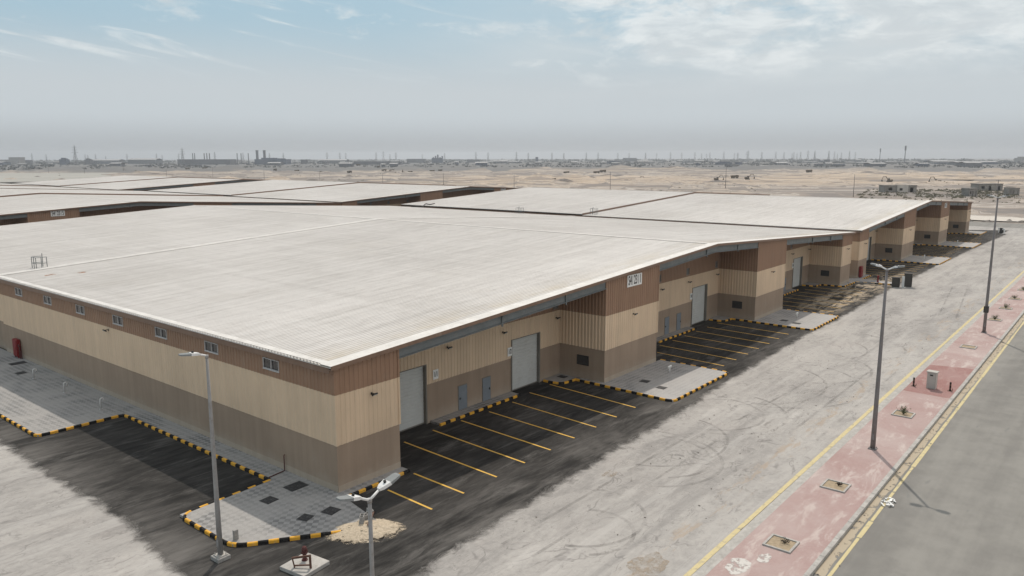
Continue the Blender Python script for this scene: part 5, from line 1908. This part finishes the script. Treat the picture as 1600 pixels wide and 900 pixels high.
far_hall(742, 20, 2500, 15, M['farwall'], 'low block right of the spiky plant', 'flat')
far_hall(838, 4, 2600, 28, M['farblue'], 'narrow dark tower block right of the horizon centre', 'flat')
far_hall(979, 18, 3000, 22, M['farwall'], 'flat dark hall on the pale part of the horizon', 'flat')
far_hall(1279, 6, 2000, 16, M['farwall'], 'small dark block on the right horizon', 'flat')
far_hall(1508, 38, 1750, 9, M['farblue'], 'long blue shed with a pale roof on the right horizon', 'shed')
far_hall(1452, 32, 1900, 10, M['farpale'], 'long pale shed left of the blue shed', 'shed')
far_hall(1575, 12, 2300, 21, M['farpale'], 'pale tall block beside the right hand mast', 'stepped')
rng = random.Random(12)
LB = 'low indistinct building in the hazy belt along the horizon'
for i in range(130):
    px_ = rng.uniform(-20, 1620)
    if px_ < 1080 and rng.random() < 0.35:
        px_ = rng.uniform(1100, 1620)
    far_hall(px_, rng.uniform(5, 22), rng.uniform(1350, 2900), rng.uniform(4, 11), rng.choice((M['farwall'], M['farpale'], M['farwall'], M['farblue'])), LB, rng.choice(('flat', 'shed', 'stepped', 'shed')), 'low indistinct horizon buildings')

ch = MB(); ch.tube([(0, 0, 0), (0, 0, 26), (0, 0, 38)], [3.6, 3.4, 3.8], 14)
for px_, lab in ((413.5, 'left one of two thick dark chimneys on the horizon'), (424.5, 'right one of two thick dark chimneys on the horizon')):
    v = far_dir(px_)
    o = ch.build('chimney', M['farwall'], loc=(CAM.x + v.x * 2250, CAM.y + v.y * 2250, -1))
    tag(o, lab, 'chimney', 'thick chimneys on the horizon')
th = MB(); th.tube([(0, 0, 0), (0, 0, 30)], [1.5, 1.1], 10)
for px_ in (315.5, 318.5, 333, 337, 341, 383, 389, 400):
    v = far_dir(px_)
    o = th.build('chimney', M['farwall'], loc=(CAM.x + v.x * 2250, CAM.y + v.y * 2250, -1))
    tag(o, 'thin chimney rising from the broad dark plant on the left horizon', 'chimney', 'thin chimneys of the dark plant')


def make_pylon(h=44):
    m_ = MB(); t = 0.44
    b, n_ = h * .11, h * .025
    for sx in (-1, 1):
        for sy in (-1, 1):
            m_.bar((sx * b, sy * b, 0), (sx * n_, sy * n_, h * .62), t); m_.bar((sx * n_, sy * n_, h * .62), (0, 0, h), t)
    for k_ in range(5):
        z0, z1 = h * .62 * k_ / 5, h * .62 * (k_ + 1) / 5
        r0_, r1_ = b + (n_ - b) * k_ / 5, b + (n_ - b) * (k_ + 1) / 5
        for s in (-1, 1):
            m_.bar((-r0_, s * r0_, z0), (r1_, s * r1_, z1), t * .6); m_.bar((r0_, s * r0_, z0), (-r1_, s * r1_, z1), t * .6)
            m_.bar((s * r0_, -r0_, z0), (s * r1_, r1_, z1), t * .6)
    for z, w in ((.64, .17), (.76, .14), (.88, .11)):
        m_.bar((-h * w, 0, h * z), (h * w, 0, h * z), t * .9)
        m_.bar((-h * w, 0, h * z), (0, 0, h * (z + .06)), t * .5); m_.bar((h * w, 0, h * z), (0, 0, h * (z + .06)), t * .5)
    return m_.build('pylon', M['pylon'])


LPY = 'hazy lattice pylon of the power lines along the horizon'
GPY = 'lattice pylons along the horizon'
py0 = make_pylon()
pyl = [(137, 2000, 1.35), (300, 2000, 1.2), (349, 2300, 1.0), (519.5, 2400, 1.0), (539, 2500, 1.0), (594, 2600, 1.05), (605, 2500, 1.1), (624, 2500, 1.0), (745.5, 2700, 1.1), (764, 2700, 1.05), (807, 2700, 1.1), (825, 2700, 1.0),
       (861, 2800, 1.05), (879, 2800, 1.0), (913, 2900, 1.05), (931, 2900, 1.05), (961, 3000, 1.0), (978, 3000, 1.0), (1003, 3100, 1.05), (1020, 3100, 1.0), (1041, 3100, 1.1), (1058, 3100, 1.05), (1078, 3200, 1.1), (392, 2600, 1.0), (432, 2700, 1.0), (453, 2700, 1.0), (548, 2700, 1.), (615, 3000, .9), (664, 3000, .9), (698, 2800, 1.0)]
rng = random.Random(3)
for i in range(26):
    pyl.append((rng.uniform(1085, 1330), rng.uniform(3000, 3900), rng.uniform(.95, 1.3)))
for i in range(12):
    pyl.append((rng.uniform(0, 300), rng.uniform(2800, 3600), rng.uniform(.7, 1.0)))
for i, (px_, dist, sc) in enumerate(pyl):
    v = far_dir(px_)
    o = py0 if i == 0 else py0.copy()
    if i:
        col.objects.link(o)
    o.location = (CAM.x + v.x * dist, CAM.y + v.y * dist, -1)
    o.scale = (sc * .78, sc * .78, sc * .78)
    o.rotation_euler = (0, 0, YAW - math.pi / 2 + rng.uniform(-.5, .5))
    tag(o, LPY, 'pylon', GPY)
ms = MB(); ms.tube([(0, 0, 0), (0, 0, 46)], [1.3, .8], 8); ms.tube([(0, 0, 34), (0, 0, 46)], [2.2, 2.2], 8)
for px_, dist, lab in ((1582, 2000, 'telecom mast with thick head at far right of the horizon'), (1397, 2300, 'telecom mast left of the pale sheds on the right horizon'), (1359, 3000, 'faint mast on the right horizon left of the other masts')):
    v = far_dir(px_)
    o = ms.build('telecom_mast', M['farwall'], loc=(CAM.x + v.x * dist, CAM.y + v.y * dist, -1))
    tag(o, lab, 'mast', 'telecom masts on the horizon')

# belts of distant trees
m_ = MB()
rng = random.Random(91)
for i in range(5200):
    px_ = rng.uniform(-60, 1660)
    dist = rng.choice((1400, 1600, 1850, 2200, 2600, 3100, 3600, 3900)) + rng.uniform(-60, 60)
    if noise.noise(Vector((px_ * .012, dist * .01, 1))) < -0.05:
        continue
    v = far_dir(px_)
    c = Vector((CAM.x + v.x * dist, CAM.y + v.y * dist, 0))
    s = rng.uniform(0.9, 2.0) * (dist / 1500) ** 1.3
    for k_ in range(6):
        p = c + Vector((rng.uniform(-s, s) * 1.8, rng.uniform(-s, s) * 1.8, rng.uniform(0.2, s * 1.1)))
        u = Vector((rng.uniform(-1, 1), rng.uniform(-1, 1), rng.uniform(-.6, .6))).normalized() * s
        w = u.orthogonal().normalized() * s * .7
        m_.quad(p - u, p - w, p + u, p + w)
struct(m_.build('far_tree_belt', M['farscrub']), 'stuff')

# ------------------------------------------------------------------ haze over the plain
hb = MB(); hb.box(-8150, -8150, -14, 8150, 8150, 78)
hm = bpy.data.materials.new('haze_air'); hm.use_nodes = True
nt = hm.node_tree; nt.nodes.clear()
out = nt.nodes.new('ShaderNodeOutputMaterial'); pv_ = nt.nodes.new('ShaderNodeVolumePrincipled')
pv_.inputs['Color'].default_value = (0.86, 0.90, 0.95, 1)
pv_.inputs['Density'].default_value = HAZE_DENSITY
pv_.inputs['Anisotropy'].default_value = 0.3
nt.links.new(pv_.outputs[0], out.inputs['Volume'])
struct(hb.build('haze', hm), 'stuff')
